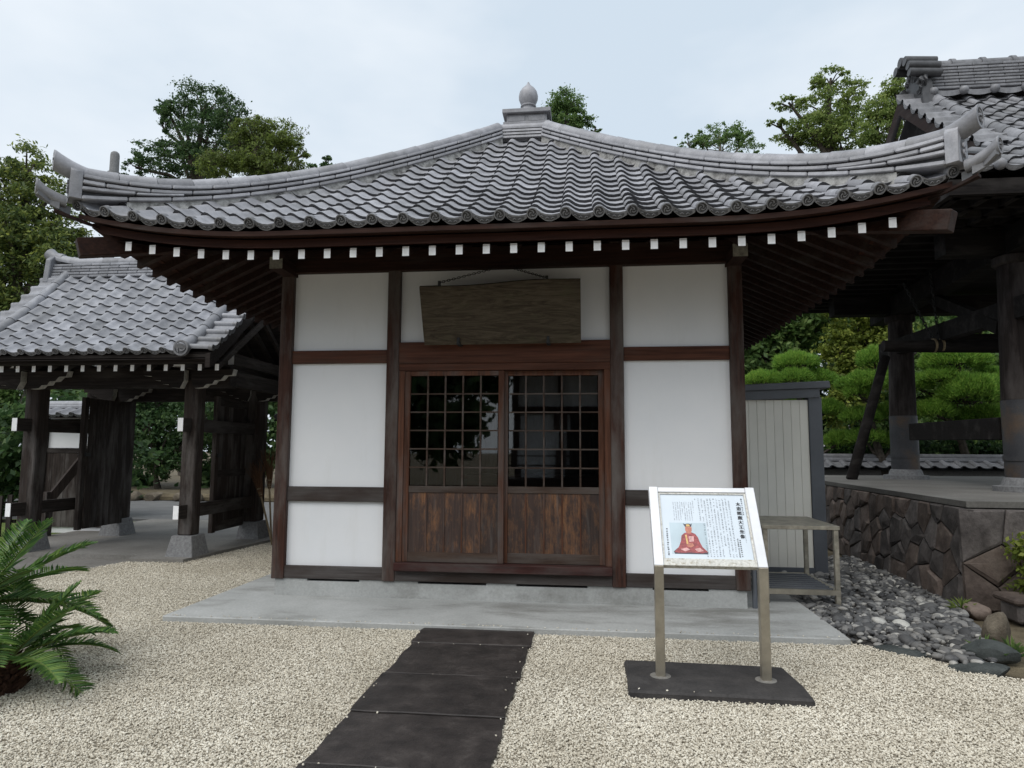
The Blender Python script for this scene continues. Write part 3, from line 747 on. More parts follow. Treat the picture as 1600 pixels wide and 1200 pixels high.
# corner ornaments
def corner(k):
    Mk = rotq(k)
    D = Vector((1, -1, 0)).normalized(); A = Vector((1, 1, 0)).normalized()
    base = Vector((3.365, 2.1-3.365, RZ(3.365, 2.1-3.365)))
    part = MB()
    # upright end tile, tapered slab with a sunk oval
    F = Matrix(((A.x, 0, D.x, base.x), (A.y, 0, D.y, base.y), (0, 1, 0, base.z), (0,0,0,1)))
    part.prism([(-.095,.075),(.095,.075),(.09,.30),(.06,.345),(-.06,.345),(-.09,.30)], F, -.045, .04, 0)
    oval = [(.052*math.cos(t), .18+.095*math.sin(t)) for t in [2*PI*q/16 for q in range(16)]]
    part.prism(oval, F, .039, .043, 1)
    for c in range(5):
        t = c*1.257; part.prism([(.020*math.cos(t)+.013*math.cos(a), .18+.042*math.sin(t)+.02*math.sin(a)) for a in [2*PI*q/7 for q in range(7)]], F, .042, .054, 0)
    part.xform(Mk).build('ridge_end_tile', [M['tile'], M['tile_dark']], hall, 40, bevel=.006)
    def vtube(q, pts, rad, n=16, rim=True):
        # pipe whose rings stay upright, so that its end is cut plumb
        vs = []
        for p, r in zip(pts, rad): vs += [p+A*(r*math.cos(2*PI*k2/n))+Vector((0, 0, r*math.sin(2*PI*k2/n))) for k2 in range(n)]
        m = len(pts); q.add(vs, [(a*n+b, a*n+(b+1) % n, (a+1)*n+(b+1) % n, (a+1)*n+b) for a in range(m-1) for b in range(n)], 0)
        e = pts[-1]; r = rad[-1]; rg = lambda rr, d: [e+D*d+A*(rr*math.cos(2*PI*k2/n))+Vector((0, 0, rr*math.sin(2*PI*k2/n))) for k2 in range(n)]
        q.add(rg(r, 0)+rg(r, .01)+rg(r*.78, .011)+rg(r*.75, .004), [(a*n+b, a*n+(b+1) % n, (a+1)*n+(b+1) % n, (a+1)*n+b) for a in range(3) for b in range(n)], 0)
        q.add(rg(r*.75, .004), [tuple(range(n))], 1)
        for w in range(3):
            t0 = w*2*PI/3; q.tube([e+D*.006+(A*math.cos(t0+j*.5)+Vector((0,0,1))*math.sin(t0+j*.5))*r*(.14+.12*j) for j in range(5)], [r*.14, r*.13, r*.10, r*.07, r*.03], 5, 0)
    # projecting round tile at the top, swept up
    p0 = base+Vector((0, 0, .268)); q = MB()
    vtube(q, [p0+D*(-.20+.345*t/8)+Vector((0, 0, .012+.022*(t/8)+.075*(t/8)**2.2)) for t in range(9)], [.074]*5+[.075, .077, .079, .082])
    q.xform(Mk).build('projecting_ridge_tile', [M['tile'], M['tile_edge']], hall, 45)
    # lower curved corner tile below the upright one
    q = MB()
    vtube(q, [Vector((3.40+.14*t/8, 2.1-(3.40+.14*t/8), base.z+.055+.012*(t/8)+.070*(t/8)**1.7)) for t in range(9)], [.046]*6+[.049, .055, .062], 14)
    q.xform(Mk).build('corner_tile', [M['tile'], M['tile_edge']], hall, 45)
    for s in (0, 1):   # the eave lips sweeping out to the corner
        q = MB(); vs = []; L0 = []; lip0 = .38 if (k in (0, 2)) == (s == 1) else 0
        for t in range(9):
            u = t/8*(1-lip0)+lip0; c = Vector((3.388+.112*u, YE-.012-.208*u**1.3, base.z+.018+.085*u**1.8))
            if s: c = Vector((2.1-c.y, 2.1-c.x, c.z))
            L0.append(c)
        for t, c in enumerate(L0):
            d2 = L0[min(t+1, 8)]-L0[max(t-1, 0)]; d2.z = 0; d2.normalize(); nr = Vector((d2.y, -d2.x, 0))*(1 if not s else -1)
            if nr.dot(D) < 0 and False: nr = -nr
            h = .058-.018*t/8
            vs += [c+Vector((0,0,.008)), c+Vector((0,0,-h)), c-nr*.03+Vector((0,0,-h)), c-nr*.03+Vector((0,0,.008))]
        q.add(vs, [(4*t+w, 4*t+(w+1) % 4, 4*t+4+(w+1) % 4, 4*t+4+w) for t in range(8) for w in range(4)]+[(0,1,2,3),(32,33,34,35)])
        q.xform(Mk).build('corner_lip_tile', M['tile_lip'], hall, 40)
    # boarding that closes the corner from below
    q = MB(); c4 = [(3.20, -1.10, -.13), (3.30, -1.22, -.098), (3.435, -1.375, -.045), (3.475, -1.335, -.045), (3.32, -1.20, -.098)]
    q.add([(x, y, base.z+z) for x, y, z in c4]+[(x, y, base.z+z+.02) for x, y, z in c4], [(0,1,2,3,4), (9,8,7,6,5)]+[(w, 5+w, 5+(w+1) % 5, (w+1) % 5) for w in range(5)])
    q.xform(Mk).build('corner_board', M['wood_y'], hall)
    # hip rafter
    q = MB(); pts = [(1.6, .5, 3.62), (2.6, -.5, 3.26), (3.33, -1.23, 3.01)]
    q.beam(pts[1], pts[2], .12, .15, 0, None); q.beam(pts[0], pts[1], .12, .15, 0)
    q.xform(Mk).build('hip_rafter', M['wood_x'], hall, bevel=.006)
for k in range(4): corner(k)
# round end tile closing the front eave at the right corner, and at the left
q = MB(); disc_geo(q, (0, -.012, .036), .043)
dm = q.mesh('eave_end_tile', [M['tile_lip'], M['tile_edge']], 40)
place(dm, 'eave_end_tile', frame_matrix(RZ, X0+27*PITCH, YE+.01), roof)
# fascia boards follow the curve of the eave
for k in range(4):
    for nm, y0, y1, za, zb, mt in (('fascia', -1.13, -.96, 2.998, 3.062, 'wood_red'), ('eave_board', -1.225, -.96, 3.064, 3.102, 'wood_x')):
        q = MB(); vs = []; xe = (3.24 if nm == 'fascia' else 3.345)-.15*(k % 2); xs = np.linspace(-xe, xe, 41); za, zb = za-.003*(k % 2), zb-.003*(k % 2)
        for x in xs:
            s = sori(x)
            vs += [(x, y0, za+s), (x, y0, zb+s), (x, y1, zb+s+.03), (x, y1, za+s+.03)]
        fs = [(4*t+w, 4*t+(w+1) % 4, 4*t+4+(w+1) % 4, 4*t+4+w) for t in range(40) for w in range(4)]+[(0,1,2,3),(160,161,162,163)]
        q.add(vs, fs).xform(rotq(k)).build(nm, M[mt], hall)
# rafters with white painted ends
for k in (0, 1, 3):
    for i in range(29):
        x = -2.995+.2139*i; yb = min(.12, 2.1-abs(x)-.06)
        if yb < -.95: yb = -.93
        z0 = soffit(x, -1.0)-.068; z1 = soffit(x, yb)-.039
        q = MB(); q.beam((x, -1.085, z0), (x, yb, z1), .054, .076, 0, 1, plumb=True)
        q.xform(rotq(k)).build('rafter', [M['wood_y'], M['white_paint']], hall)
# apex: square pedestal and jewel finial
AX = .045
q = MB(); q.box(AX-.30, AX+.30, 1.80, 2.40, 5.20, 5.40); q.build('ridge_cap_base', M['tile'], hall, bevel=.01)
for k in range(4):
    q = MB()
    pts = [Vector((-.31, 1.79, 5.12)), Vector((0, 1.79, 5.12)), Vector((.31, 1.79, 5.12))]
    for z in (.10, .14, .18): sweep_box(q, pts, .10, .09, z, z+.028)
    q.tube([p+Vector((0, .02, .24)) for p in pts], .06, 10, arc=(-.3, PI+.3))
    q.xform(rotq(k)).build('apex_ridge_tile', M['tile'], hall, 40)
q = MB(); q.box(AX-.29, AX+.29, 1.81, 2.39, 5.415, 5.46).box(AX-.25, AX+.25, 1.85, 2.35, 5.46, 5.57).box(AX-.30, AX+.30, 1.80, 2.40, 5.571, 5.625)
for s in (-1, 1): q.box(AX+s*.125-.105, AX+s*.125+.105, 1.842, 1.852, 5.475, 5.55, 0)
ped = q.build('finial_pedestal', M['tile'], hall, bevel=.008)
q = MB(); q.lathe([(.21, 5.62), (.205, 5.645), (.17, 5.685), (.115, 5.715), (.085, 5.74), (.082, 5.775), (.10, 5.785), (.10, 5.80), (.085, 5.808), (.105, 5.845), (.122, 5.89), (.124, 5.93), (.112, 5.985), (.085, 6.03), (.052, 6.062), (.025, 6.09), (.006, 6.13)], (AX, 2.1, 0), 28)
q.build('jewel_finial', M['tile'], hall, 50)

# ------------------------------------------------------------------ hanging plaque over the door
pq = thing('name_plaque', 'weathered dark wooden plaque hung by chains above the lattice doors', 'plaque', (0, -.1, 2.37))
b = MB(); nb = 12
def plq(u, v, off):      # u 0..1 across, v 0..1 up; off = out from the face
    top = 2.865+.035*u+(.012*math.sin((u-.5)*7) if 0 < u < 1 else 0); x = -.715+1.435*u
    bot = 2.372+.004*u
    y = -.085-.235*v; z = bot+(top-bot)*v
    n = Vector((0, -.90, -.43)); return Vector((x, y, z))+n*off
vs = []
for off in (0, .045):
    for v in (0, .08, .92, 1):
        for i in range(nb+1): vs.append(plq(i/nb, v, off-(0 if v in (.08, .92) or off == 0 else .008)))
w = nb+1; fs = []
for L in (0, 1):
    o4 = L*4*w
    for j in range(3):
        for i in range(nb):
            q = (o4+j*w+i, o4+j*w+i+1, o4+(j+1)*w+i+1, o4+(j+1)*w+i); fs.append(q if L else q[::-1])
ring = list(range(nb+1))+[j*w+nb for j in (1, 2)]+[3*w+i for i in range(nb, -1, -1)]+[j*w for j in (2, 1)]
m = len(ring)
fs += [(ring[k], ring[(k+1) % m], 4*w+ring[(k+1) % m], 4*w+ring[k]) for k in range(m)]
b.add(vs, fs); b.build('board', M['plaque'], pq)
for u in (.225, .795):
    p = plq(u, 0, .02); MB().box(p.x-.016, p.x+.016, -.16, -.03, 2.352, 2.372).box(p.x-.012, p.x+.012, -.165, -.15, 2.352, 2.415).build('hook', M['iron'], pq)
def chain(parent, p0, p1, link=.05, r=.0045, name='chain'):
    p0, p1 = Vector(p0), Vector(p1); n = max(2, int((p1-p0).length/(link*.72))); q = MB()
    d = (p1-p0).normalized(); a = d.cross(Vector((0,1,.3))).normalized(); bb = a.cross(d)
    for i in range(n):
        c = p0+(p1-p0)*(i+.5)/n; s = a if i % 2 else bb; pts = []
        for k in range(9):
            t = 2*PI*k/8; pts.append(c+d*(link*.5*math.cos(t))+s*(link*.26*math.sin(t)))
        q.tube(pts, r, 5, caps=False)
    return q.build(name, M['iron'], parent, 60)
pa, pb = plq(.125, 1, .02), plq(.795, 1, .02)
chain(pq, pa+Vector((0,0,.03)), (-.10, -.045, 3.08), .036, .0032); chain(pq, pb+Vector((0,0,.01)), (.10, -.045, 3.08), .036, .0032)
MB().box(pa.x-.012, pa.x+.012, pa.y-.01, pa.y+.01, pa.z-.02, pa.z+.045).build('eye_bolt', M['iron'], pq)
MB().box(pb.x-.012, pb.x+.012, pb.y-.01, pb.y+.01, pb.z-.02, pb.z+.03).build('eye_bolt', M['iron'], pq)

# ------------------------------------------------------------------ information board
sg = thing('information_board', 'white framed information board on two metal posts before the hall', 'sign', (1.5, -1.84, .03))
st = MB(); nn = [(1.0,-1.545),(1.3,-1.55),(1.7,-1.56),(1.985,-1.575),(2.01,-1.9),(2.0,-2.135),(1.6,-2.125),(1.2,-2.12),(.995,-2.115),(1.005,-1.8)]
k = len(nn); st.add([(x, y, .045) for x, y in nn]+[(x+.01*(x-1.5), y+.01*(y+1.8), -.01) for x, y in nn], [tuple(range(k))[::-1]]+[(i, (i+1) % k, k+(i+1) % k, k+i) for i in range(k)])
st.build('base_slab', M['sign_stone'], sg, bevel=.012)
BY0, BZ0, BY1, BZ1 = -1.84, .69, -1.535, 1.145
V = Vector((0, BY1-BY0, BZ1-BZ0)); VL = V.length; V.normalize(); Nn = Vector((0, -V.z, V.y))
O = Vector((1.2, BY0, BZ0))
def sp(u, v, n=0): return O+Vector((u, 0, 0))+V*v+Nn*n
def slab(u0, u1, v0, v1, n0, n1, name, mat, bevel=0):
    q = MB(); vs = [sp(u, v, n) for u in (u0, u1) for v in (v0, v1) for n in (n0, n1)]
    q.add(vs, [(0,1,3,2),(4,6,7,5),(0,4,5,1),(2,3,7,6),(0,2,6,4),(1,5,7,3)])
    return q.build(name, mat, sg, bevel=bevel)
BW = .615
for u in (0, BW):
    x = 1.2+u
    q = MB(); q.box(x-.027, x+.027, BY0-.03, BY0+.025, .03, BZ0+.01); q.build('post', M['steel'], sg, bevel=.003)
    slab(u-.0285, u+.0285, -.004, VL, -.028, .03, 'side_rail', M['aluminium'], .003)
    MB().lathe([(.07, .03), (.062, .047), (.03, .05)], (x, BY0, 0), 14).build('grout_collar', M['concrete_grey'], sg)
slab(.0295, BW-.0295, VL-.036, VL-.002, -.02, .024, 'top_rail', M['aluminium'], .002)
slab(.0295, BW-.0295, .0, .040, -.02, .022, 'bottom_rail', M['frame_dirty'], .002)
slab(.0295, .041, .041, VL-.037, -.015, .016, 'inner_bead', M['frame_dirty']); slab(BW-.041, BW-.0295, .041, VL-.037, -.015, .016, 'inner_bead', M['frame_dirty'])
slab(.0415, BW-.0415, .041, .050, -.014, .0155, 'inner_bead', M['frame_dirty']); slab(.0415, BW-.0415, VL-.046, VL-.037, -.014, .0155, 'inner_bead', M['frame_dirty'])
FU0, FU1, FV0, FV1 = .042, BW-.042, .051, VL-.047
slab(FU0, FU1, FV0, FV1, -.01, .008, 'sign_face', M['print'])
def fp(a, b2, n=.0095): return sp(FU0+(FU1-FU0)*a, FV1-(FV1-FV0)*b2, n)   # a across, b2 down, 0..1
FW, FH = FU1-FU0, FV1-FV0
def cells(name, mat, cols):
    # rows of small printed characters, too small to read: strokes in character cells
    q = MB(); rr = random.Random(3)
    for a, b0, b1, size, bold in cols:
        n = int((b1-b0)*FH/(size*1.12)); aw = size/FW/2; 
        for i in range(n):
            if rr.random() < (.02 if bold else .10): continue
            c = b0+(b1-b0)*(i+.5)/n; hh = size/FH/2*.86
            for k in range(rr.choice((2, 3, 3, 4)) if not bold else 5):
                if rr.random() < .55:
                    y = c+rr.uniform(-hh, hh)*.9; x0 = a-aw*rr.uniform(.4, .95); x1 = a+aw*rr.uniform(.4, .95); t = hh*(.14 if not bold else .2)
                else:
                    x = a+rr.uniform(-aw, aw)*.7; t = hh*.9*rr.uniform(.5, 1); x0, x1, y = x-aw*.10, x+aw*.10, c
                q.add([fp(x0, y+t), fp(x1, y+t), fp(x1, y-t), fp(x0, y-t)], [(0,1,2,3)])
    return q.build(name, mat, sg)
body = [(.815-.036*i, .055+(.03 if i in (0, 3, 8) else 0), .97 if i not in (3, 10) else (.80 if i == 3 else .42), .0105, False) for i in range(11)]+[(.415, .05, .10, .0105, False)]
body += [(.385-.026*i, .10+(.02 if i else 0), .42-(.08 if i in (0, 5) else 0), .008, False) for i in range(10)]
cells('body_text', M['ink_soft'], body)
cells('caption_text', M['ink'], [(.967, .055, .33, .0115, True), (.048, .54, .955, .013, True), (.878, .70, .965, .011, True), (.852, .68, .97, .011, True)])
fc = bpy.data.curves.new('title', 'FONT'); fc.size = 1; fo = bpy.data.objects.new('title_source', fc); COL.objects.link(fo)
tm = MB()
for ci, ch in enumerate('木造閻魔大王坐像'):
    fc.body = ch; bpy.context.view_layer.update()
    me = bpy.data.meshes.new_from_object(fo.evaluated_get(bpy.context.evaluated_depsgraph_get()))
    S = .0285; a0 = .922-.001*ci; b0 = .15+.072*ci
    for bold in (0, .0012, -.0012):
        tm.add([fp(a0, b0, .0098+abs(bold)*.1)+Vector((1,0,0))*((v.co.x-.5)*S+bold)+V*((v.co.y-.35)*S) for v in me.vertices], [tuple(p.vertices) for p in me.polygons])
    bpy.data.meshes.remove(me)
bpy.data.objects.remove(fo)
tm.build('title_text', M['ink'], sg)
cells('reading_marks', M['ink_soft'], [(.948, .16, .75, .006, False)])
# printed picture of a seated figure in a red robe
def flat(poly, mat, n, name='picture_print'):
    q = MB(); q.add([fp(x, y, n) for x, y in poly][::-1], [tuple(range(len(poly)))]); q.build(name, mat, sg)
PX, PY = (lambda x: .085+.425*x), (lambda y: .455+.475*y)
flat([(PX(0), PY(0)), (PX(1), PY(0)), (PX(1), PY(1)), (PX(0), PY(1))], M['pic_sky'], .0085, 'picture')
T = lambda pts: [(PX(x), PY(y)) for x, y in pts]
flat(T([(.05,.93),(.16,.82),(.3,.86),(.5,.9),(.75,.87),(.88,.84),(.98,.95),(.95,1),(.08,1)]), M['pic_dark'], .0088)
flat(T([(.07,.94),(.2,.78),(.27,.6),(.30,.42),(.38,.34),(.46,.31),(.58,.31),(.68,.36),(.74,.46),(.78,.62),(.84,.78),(.97,.93),(.8,.97),(.5,.95),(.2,.97)]), M['pic_red'], .0090)
flat(T([(.42,.14),(.45,.12),(.56,.12),(.60,.15),(.595,.26),(.56,.34),(.5,.36),(.45,.33),(.42,.26)]), M['pic_skin'], .0092)
flat(T([(.37,.02),(.43,.05),(.48,.03),(.54,.03),(.58,.05),(.62,.02),(.59,.13),(.42,.13)]), M['pic_dark'], .0093)
flat(T([(.46,.05),(.54,.05),(.56,.12),(.45,.12)]), M['pic_gold'], .0094)
flat(T([(.40,.40),(.44,.39),(.47,.66),(.42,.70)]), M['pic_gold'], .0094)
flat(T([(.49,.44),(.63,.44),(.62,.6),(.5,.62)]), M['pic_pink'], .0093)
flat(T([(.24,.85),(.4,.80),(.5,.86),(.36,.92)]), M['pic_pink'], .0093); flat(T([(.62,.84),(.76,.8),(.86,.9),(.7,.93)]), M['pic_pink'], .0093)
flat(T([(.45,.66),(.58,.66),(.62,.74),(.52,.8),(.42,.75)]), M['pic_skin'], .0094)

# ------------------------------------------------------------------ storage shed and steel bench
sh = thing('storage_shed', 'small beige sheet-metal shed with charcoal roof beside the hall', 'shed', (2.9, 2.4, 0))
SX0, SX1, SY0, SY1 = 2.25, 3.29, 1.9, 3.6
MB().box(SX0, SX1+.05, SY0+.03, SY1, .02, 1.93).build('body', M['shed'], sh)
npan = 11; wv = (SX1-SX0)/npan
for i in range(npan):
    x = SX0+wv*i
    q = MB(); q.prism([(0,0),(wv*.955,0),(wv*.985,.005),(wv*.985,.02),(0,.02)], Matrix(((1,0,0,x),(0,1,0,SY0),(0,0,1,0),(0,0,0,1))), .1, 1.985); q.build('wall_sheet', M['shed'], sh)
MB().box(SX1, SX1+.145, SY0-.02, SY0+.12, .0, 2.02).build('corner_trim', M['shed_trim'], sh, bevel=.004)
MB().box(SX0, SX1, SY0-.015, SY0+.05, .0, .1).build('base_trim', M['shed_trim'], sh)
MB().beam((SX0-.2, SY0-.02, 2.015), (SX1+.12, SY0-.02, 2.065), .05, .10, plumb=True).build('head_trim', M['shed_trim'], sh)
MB().box(SX1+.05, SX1+.06, SY0+.12, SY1, .05, 2.0).build('side_wall', M['shed_trim'], sh)
q = MB(); q.prism([(SX0-.2, 2.07), (SX1+.23, 2.12), (SX1+.23, 2.16), (SX1+.22, 2.20), (SX0-.2, 2.14)], Matrix(((1,0,0,0),(0,0,1,0),(0,1,0,0),(0,0,0,1))), SY0-.07, SY1+.1)
q.build('roof', M['shed_trim'], sh, bevel=.005)
tb = thing('steel_bench', 'two-tier steel slatted bench beside the shed', 'bench', (2.7, .7, .05))
TX0, TX1, TY0, TY1 = 2.36, 2.97, .27, 1.12
for x in (TX0, TX1):
    for y in (TY0, TY1): MB().box(x-.02, x+.02, y-.02, y+.02, .0 if x > 2.7 else .05, .70).build('leg', M['steel_dull'], tb, bevel=.002)
MB().box(TX0-.03, TX1+.03, TY0-.03, TY1+.03, .70, .735).build('top', M['steel_dull'], tb, bevel=.003)
for y in (TY0, TY1): MB().box(TX0-.02, TX1+.02, y-.022, y+.022, .13, .172).build('rail', M['steel'], tb)
for x in (TX0, TX1): MB().box(x-.018, x+.018, TY0+.022, TY1-.022, .135, .168).build('rail', M['steel_dull'], tb)
for i in range(8):
    y = TY0+.07+i*(TY1-TY0-.14)/7
    MB().box(TX0+.02, TX1-.02, y-.02, y+.02, .155, .175).build('slat', M['shed_trim'], tb)
dp = thing('downpipe', 'dark narrow downpipe beside the hall corner post', 'pipe', (2.2, .06, .05))
MB().tube([(2.2, .03, .05), (2.2, .03, .62)], .022, 10).build('pipe', M['shed_trim'], dp, 50)
MB().tube([(2.2, .03, .40), (2.2, .03, .43)], .027, 10).tube([(2.2, .03, .52), (2.2, .03, .55)], .027, 10).build('joint_ring', M['shed_trim'], dp, 50)

# ------------------------------------------------------------------ temple gate
gt = thing('temple_gate', 'roofed wooden temple gate with open doors and blue-grey tiles', 'gate', (-5.48, 3, .07))
GXL, GXR, GYE, GYR = -7.28, -3.68, 1.35, 3.0
def gz(y): u = y-GYE; return 2.545+.62*u+.16*u*u
def GZ(x, y): return gz(y)+.03*(max(0, abs(x+5.48)-1.2)/.6)**2
for x, y, w, d in ((-4.33, 2.14, .19, .19), (-6.63, 2.2, .2, .2), (-4.34, 3.86, .20, .28), (-6.62, 3.92, .20, .28)):
    b = MB(); h0, h1 = .185, .135
    P = [(x+sx*h0, y+sy*h0*1.05, .04) for sx, sy in ((-1,-1),(1,-1),(1,1),(-1,1))]+[(x+sx*h1, y+sy*h1*1.1, .30) for sx, sy in ((-1,-1),(1,-1),(1,1),(-1,1))]
    b.add(P, [(0,1,5,4),(1,2,6,5),(2,3,7,6),(3,0,4,7),(4,5,6,7)]); b.build('post_base', M['granite'], gt, bevel=.008)
    MB().box(x-w/2, x+w/2, y-d/2, y+d/2, .301, 2.3).build('post', M['gate_wood'], gt, bevel=.012)
MB().box(-7.15, -3.82, 2.06, 2.24, 2.19, 2.46).build('eave_beam', M['gate_wood_x'], gt, bevel=.006)
MB().box(-7.2, -3.8, 3.80, 3.98, 2.14, 2.5).build('main_lintel', M['gate_wood_x'], gt, bevel=.006)
MB().box(-7.1, -3.9, 2.9, 3.08, 3.45, 3.75).build('ridge_beam', M['gate_wood_x'], gt)
for x in (-4.33, -6.63):
    # tie rails through the posts, white painted ends towards the yard
    MB().beam((x-.01, 1.86, 1.70), (x-.01, 4.05, 1.70), .075, .17, 0, 1).build('tie_rail', [M['gate_wood_y'], M['white_paint']], gt, bevel=.003)
    MB().beam((x-.01, 1.86, .60), (x-.01, 4.05, .60), .075, .17, 0, 1).build('tie_rail', [M['gate_wood_y'], M['white_paint']], gt, bevel=.003)
    MB().beam((x, 1.7, 2.52), (x, 4.6, 2.52), .14, .2, 0, 1).build('cross_beam', [M['gate_wood_y'], M['white_paint']], gt)
    MB().box(x-.06, x+.06, 2.9, 3.05, 2.62, 3.45).build('king_post', M['gate_wood'], gt)
for z, s in ((2.335, .20), (2.60, .15)):
    MB().beam((-3.98, 2.36, z), (-3.98, 4.2, z), s*.55, s, 0, 1).build('purlin', [M['gate_wood_y'], M['white_paint']], gt)
# carved bracket arms with pale cut edges
def bracket(x, y, s, z=2.20, sc=1.0):
    # scrolled profile, extruded; s = direction along x
    pr = [(.10,0),(.22,.012),(.26,.05),(.34,.055),(.37,.10),(.45,.105),(.50,.16),(.60,.165),(.62,.24),(.05,.24),(.05,.1)]
    q = MB(); F = Matrix(((s*sc,0,0,x),(0,0,1,y),(0,sc,0,z),(0,0,0,1)))
    q.prism(pr, F, -.05, .05, 0, 1); q.build('bracket', [M['gate_wood_x'], M['nose_pale']], gt)
M['nose_pale'] = plain('pale_carved_edge', (.40, .385, .35), .8, n=.35, scale=25)
for x, y in ((-4.33, 2.14), (-6.63, 2.2)):
    for s in (-1, 1): bracket(x, 2.0, s, 2.17)
for x in (-4.34, -6.62):
    for s in (-1, 1): bracket(x, 3.74, s, 2.13, .9)
# door leaves folded back into the yard
def leaf(xh, yh, xn, yn, boards):
    a, bb = Vector((xh, yh, 0)), Vector((xn, yn, 0)); d = (bb-a); L = d.length; d.normalize(); nrm = Vector((d.y, -d.x, 0))
    def bx(m, s0, s1, z0, z1, n0, n1):
        vs = [a+d*s+nrm*n+Vector((0,0,z)) for s in (s0, s1) for n in (n0, n1) for z in (z0, z1)]
        m.add(vs, [(0,1,3,2),(4,6,7,5),(0,4,5,1),(2,3,7,6),(0,2,6,4),(1,5,7,3)])
    q = MB(); bx(q, 0, .09, .24, 2.13, -.03, .03); bx(q, L-.09, L, .24, 2.13, -.03, .03)
    lf = q.build('door', M['gate_wood'], gt, bevel=.004)
    for z0, z1 in ((.26, .38), (1.0, 1.10), (1.62, 1.74), (2.0, 2.12)):
        q = MB(); bx(q, .091, L-.091, z0, z1, -.028, .028); q.build('rail', M['gate_wood_y'], lf)
    n = 6
    for i in range(n):
        s0 = .09+(L-.18)*i/n; s1 = .09+(L-.18)*(i+1)/n
        q = MB(); bx(q, s0+.002, s1-.002, .25, 2.12, boards[0], boards[1]); q.build('board', M['gate_wood'], lf)
    q = MB(); bx(q, L-.14, L-.04, 1.28, 1.33, -.06, .06); q.build('latch', M['iron'], lf)
leaf(-6.50, 3.80, -6.44, 2.80, (-.045, -.030)); leaf(-4.46, 3.80, -4.40, 2.76, (-.012, .006))
# side lattice screens between the posts on the right
q = MB()
# eaves: rafters, fascia
for i in range(16):
    x = -7.06+.2225*i
    q = MB(); q.beam((x, 1.58, 2.39), (x, 3.0, 3.36), .05, .078, 0, 1, plumb=True); q.build('rafter', [M['gate_wood_y'], M['white_paint']], gt)
    q = MB(); q.beam((x, 4.42, 2.39), (x, 3.0, 3.36), .05, .078, 0, 1, plumb=True); q.build('rafter', [M['gate_wood_y'], M['white_paint']], gt)
for s in (0, 1):
    f = (lambda y: y) if not s else (lambda y: 6.0-y)
    for nm, y0, y1, z0, z1 in (('fascia', 1.47, 1.62, 2.435, 2.485), ('eave_board', 1.385, 1.62, 2.487, 2.53)):
        MB().box(GXL+.1, GXR-.06, min(f(y0), f(y1)), max(f(y0), f(y1)), z0, z1).build(nm, M['gate_wood_x'], gt)
dk = MB(); ys = np.linspace(GYE+.03, GYR, 10)
for flip in (0, 1):
    for off, tp in ((-.025, 1), (-.10, 0)):
        vs = []; Y = (lambda y: 6.0-y) if flip else (lambda y: y)
        for y in ys: vs += [(GXL+.08, Y(y), gz(y)+off), (GXR-.08, Y(y), gz(y)+off)]
        fs = [(2*j, 2*j+1, 2*j+3, 2*j+2) for j in range(9)]
        dk.add(vs, [q[::-1] for q in fs] if (tp == flip) else fs)
groof = dk.build('roof', M['gate_wood_x'], gt)
# barge boards along both gables
for x in (GXL+.05, GXR-.05):
    q = MB(); vs = []
    for y in np.concatenate([ys, 6.0-ys[::-1][1:]]):
        yy = y if y <= 3 else 6-y; vs += [(x-.03, y, gz(yy)-.20), (x+.03, y, gz(yy)-.20), (x+.03, y, gz(yy)-.03), (x-.03, y, gz(yy)-.03)]
    n = len(vs)//4
    q.add(vs, [(4*t+w, 4*t+(w+1) % 4, 4*t+4+(w+1) % 4, 4*t+4+w) for t in range(n-1) for w in range(4)]+[(3,2,1,0),(4*n-4,4*n-3,4*n-2,4*n-1)]); q.build('barge_board', M['black_wood'], gt) if 'black_wood' in M else q.build('barge_board', M['gate_wood_x'], gt)
gp = .232; sxg = gp/PITCH
gtile = tile_mesh('tile', M['tile_gate'], .30, .032, .02, sxg); getile = eave_mesh('eave_tile', [M['tile_gate'], M['tile_edge']], .30, .032, True, .04, sxg)
gx0 = -6.93; GROWS = rows_on(gz, GYE, GYR-.12, .213)
for i in range(12):
    for r, y in enumerate(GROWS):
        m = frame_matrix(GZ, gx0+gp*i+.1, y) @ Matrix.Rotation(random.gauss(0, .006), 4, 'Z') @ Matrix.Rotation(random.gauss(0, .006), 4, 'X')
        place(getile if r == 0 else gtile, 'eave_tile' if r == 0 else 'tile', m, groof)
far = MB(); tv = [tuple(v.co) for v in gtile.vertices]; tf = [tuple(p.vertices) for p in gtile.polygons]
RG = Matrix.Translation((-5.48, 3, 0)) @ Matrix.Rotation(PI, 4, 'Z') @ Matrix.Translation((5.48, -3, 0))
for i in range(13):
    for y in GROWS: 
        m = RG @ frame_matrix(GZ, gx0+gp*i, y); far.add([m @ Vector(v) for v in tv], tf)
o = far.build('back_tiles', M['tile_gate'], groof, 50); o['kind'] = 'stuff'
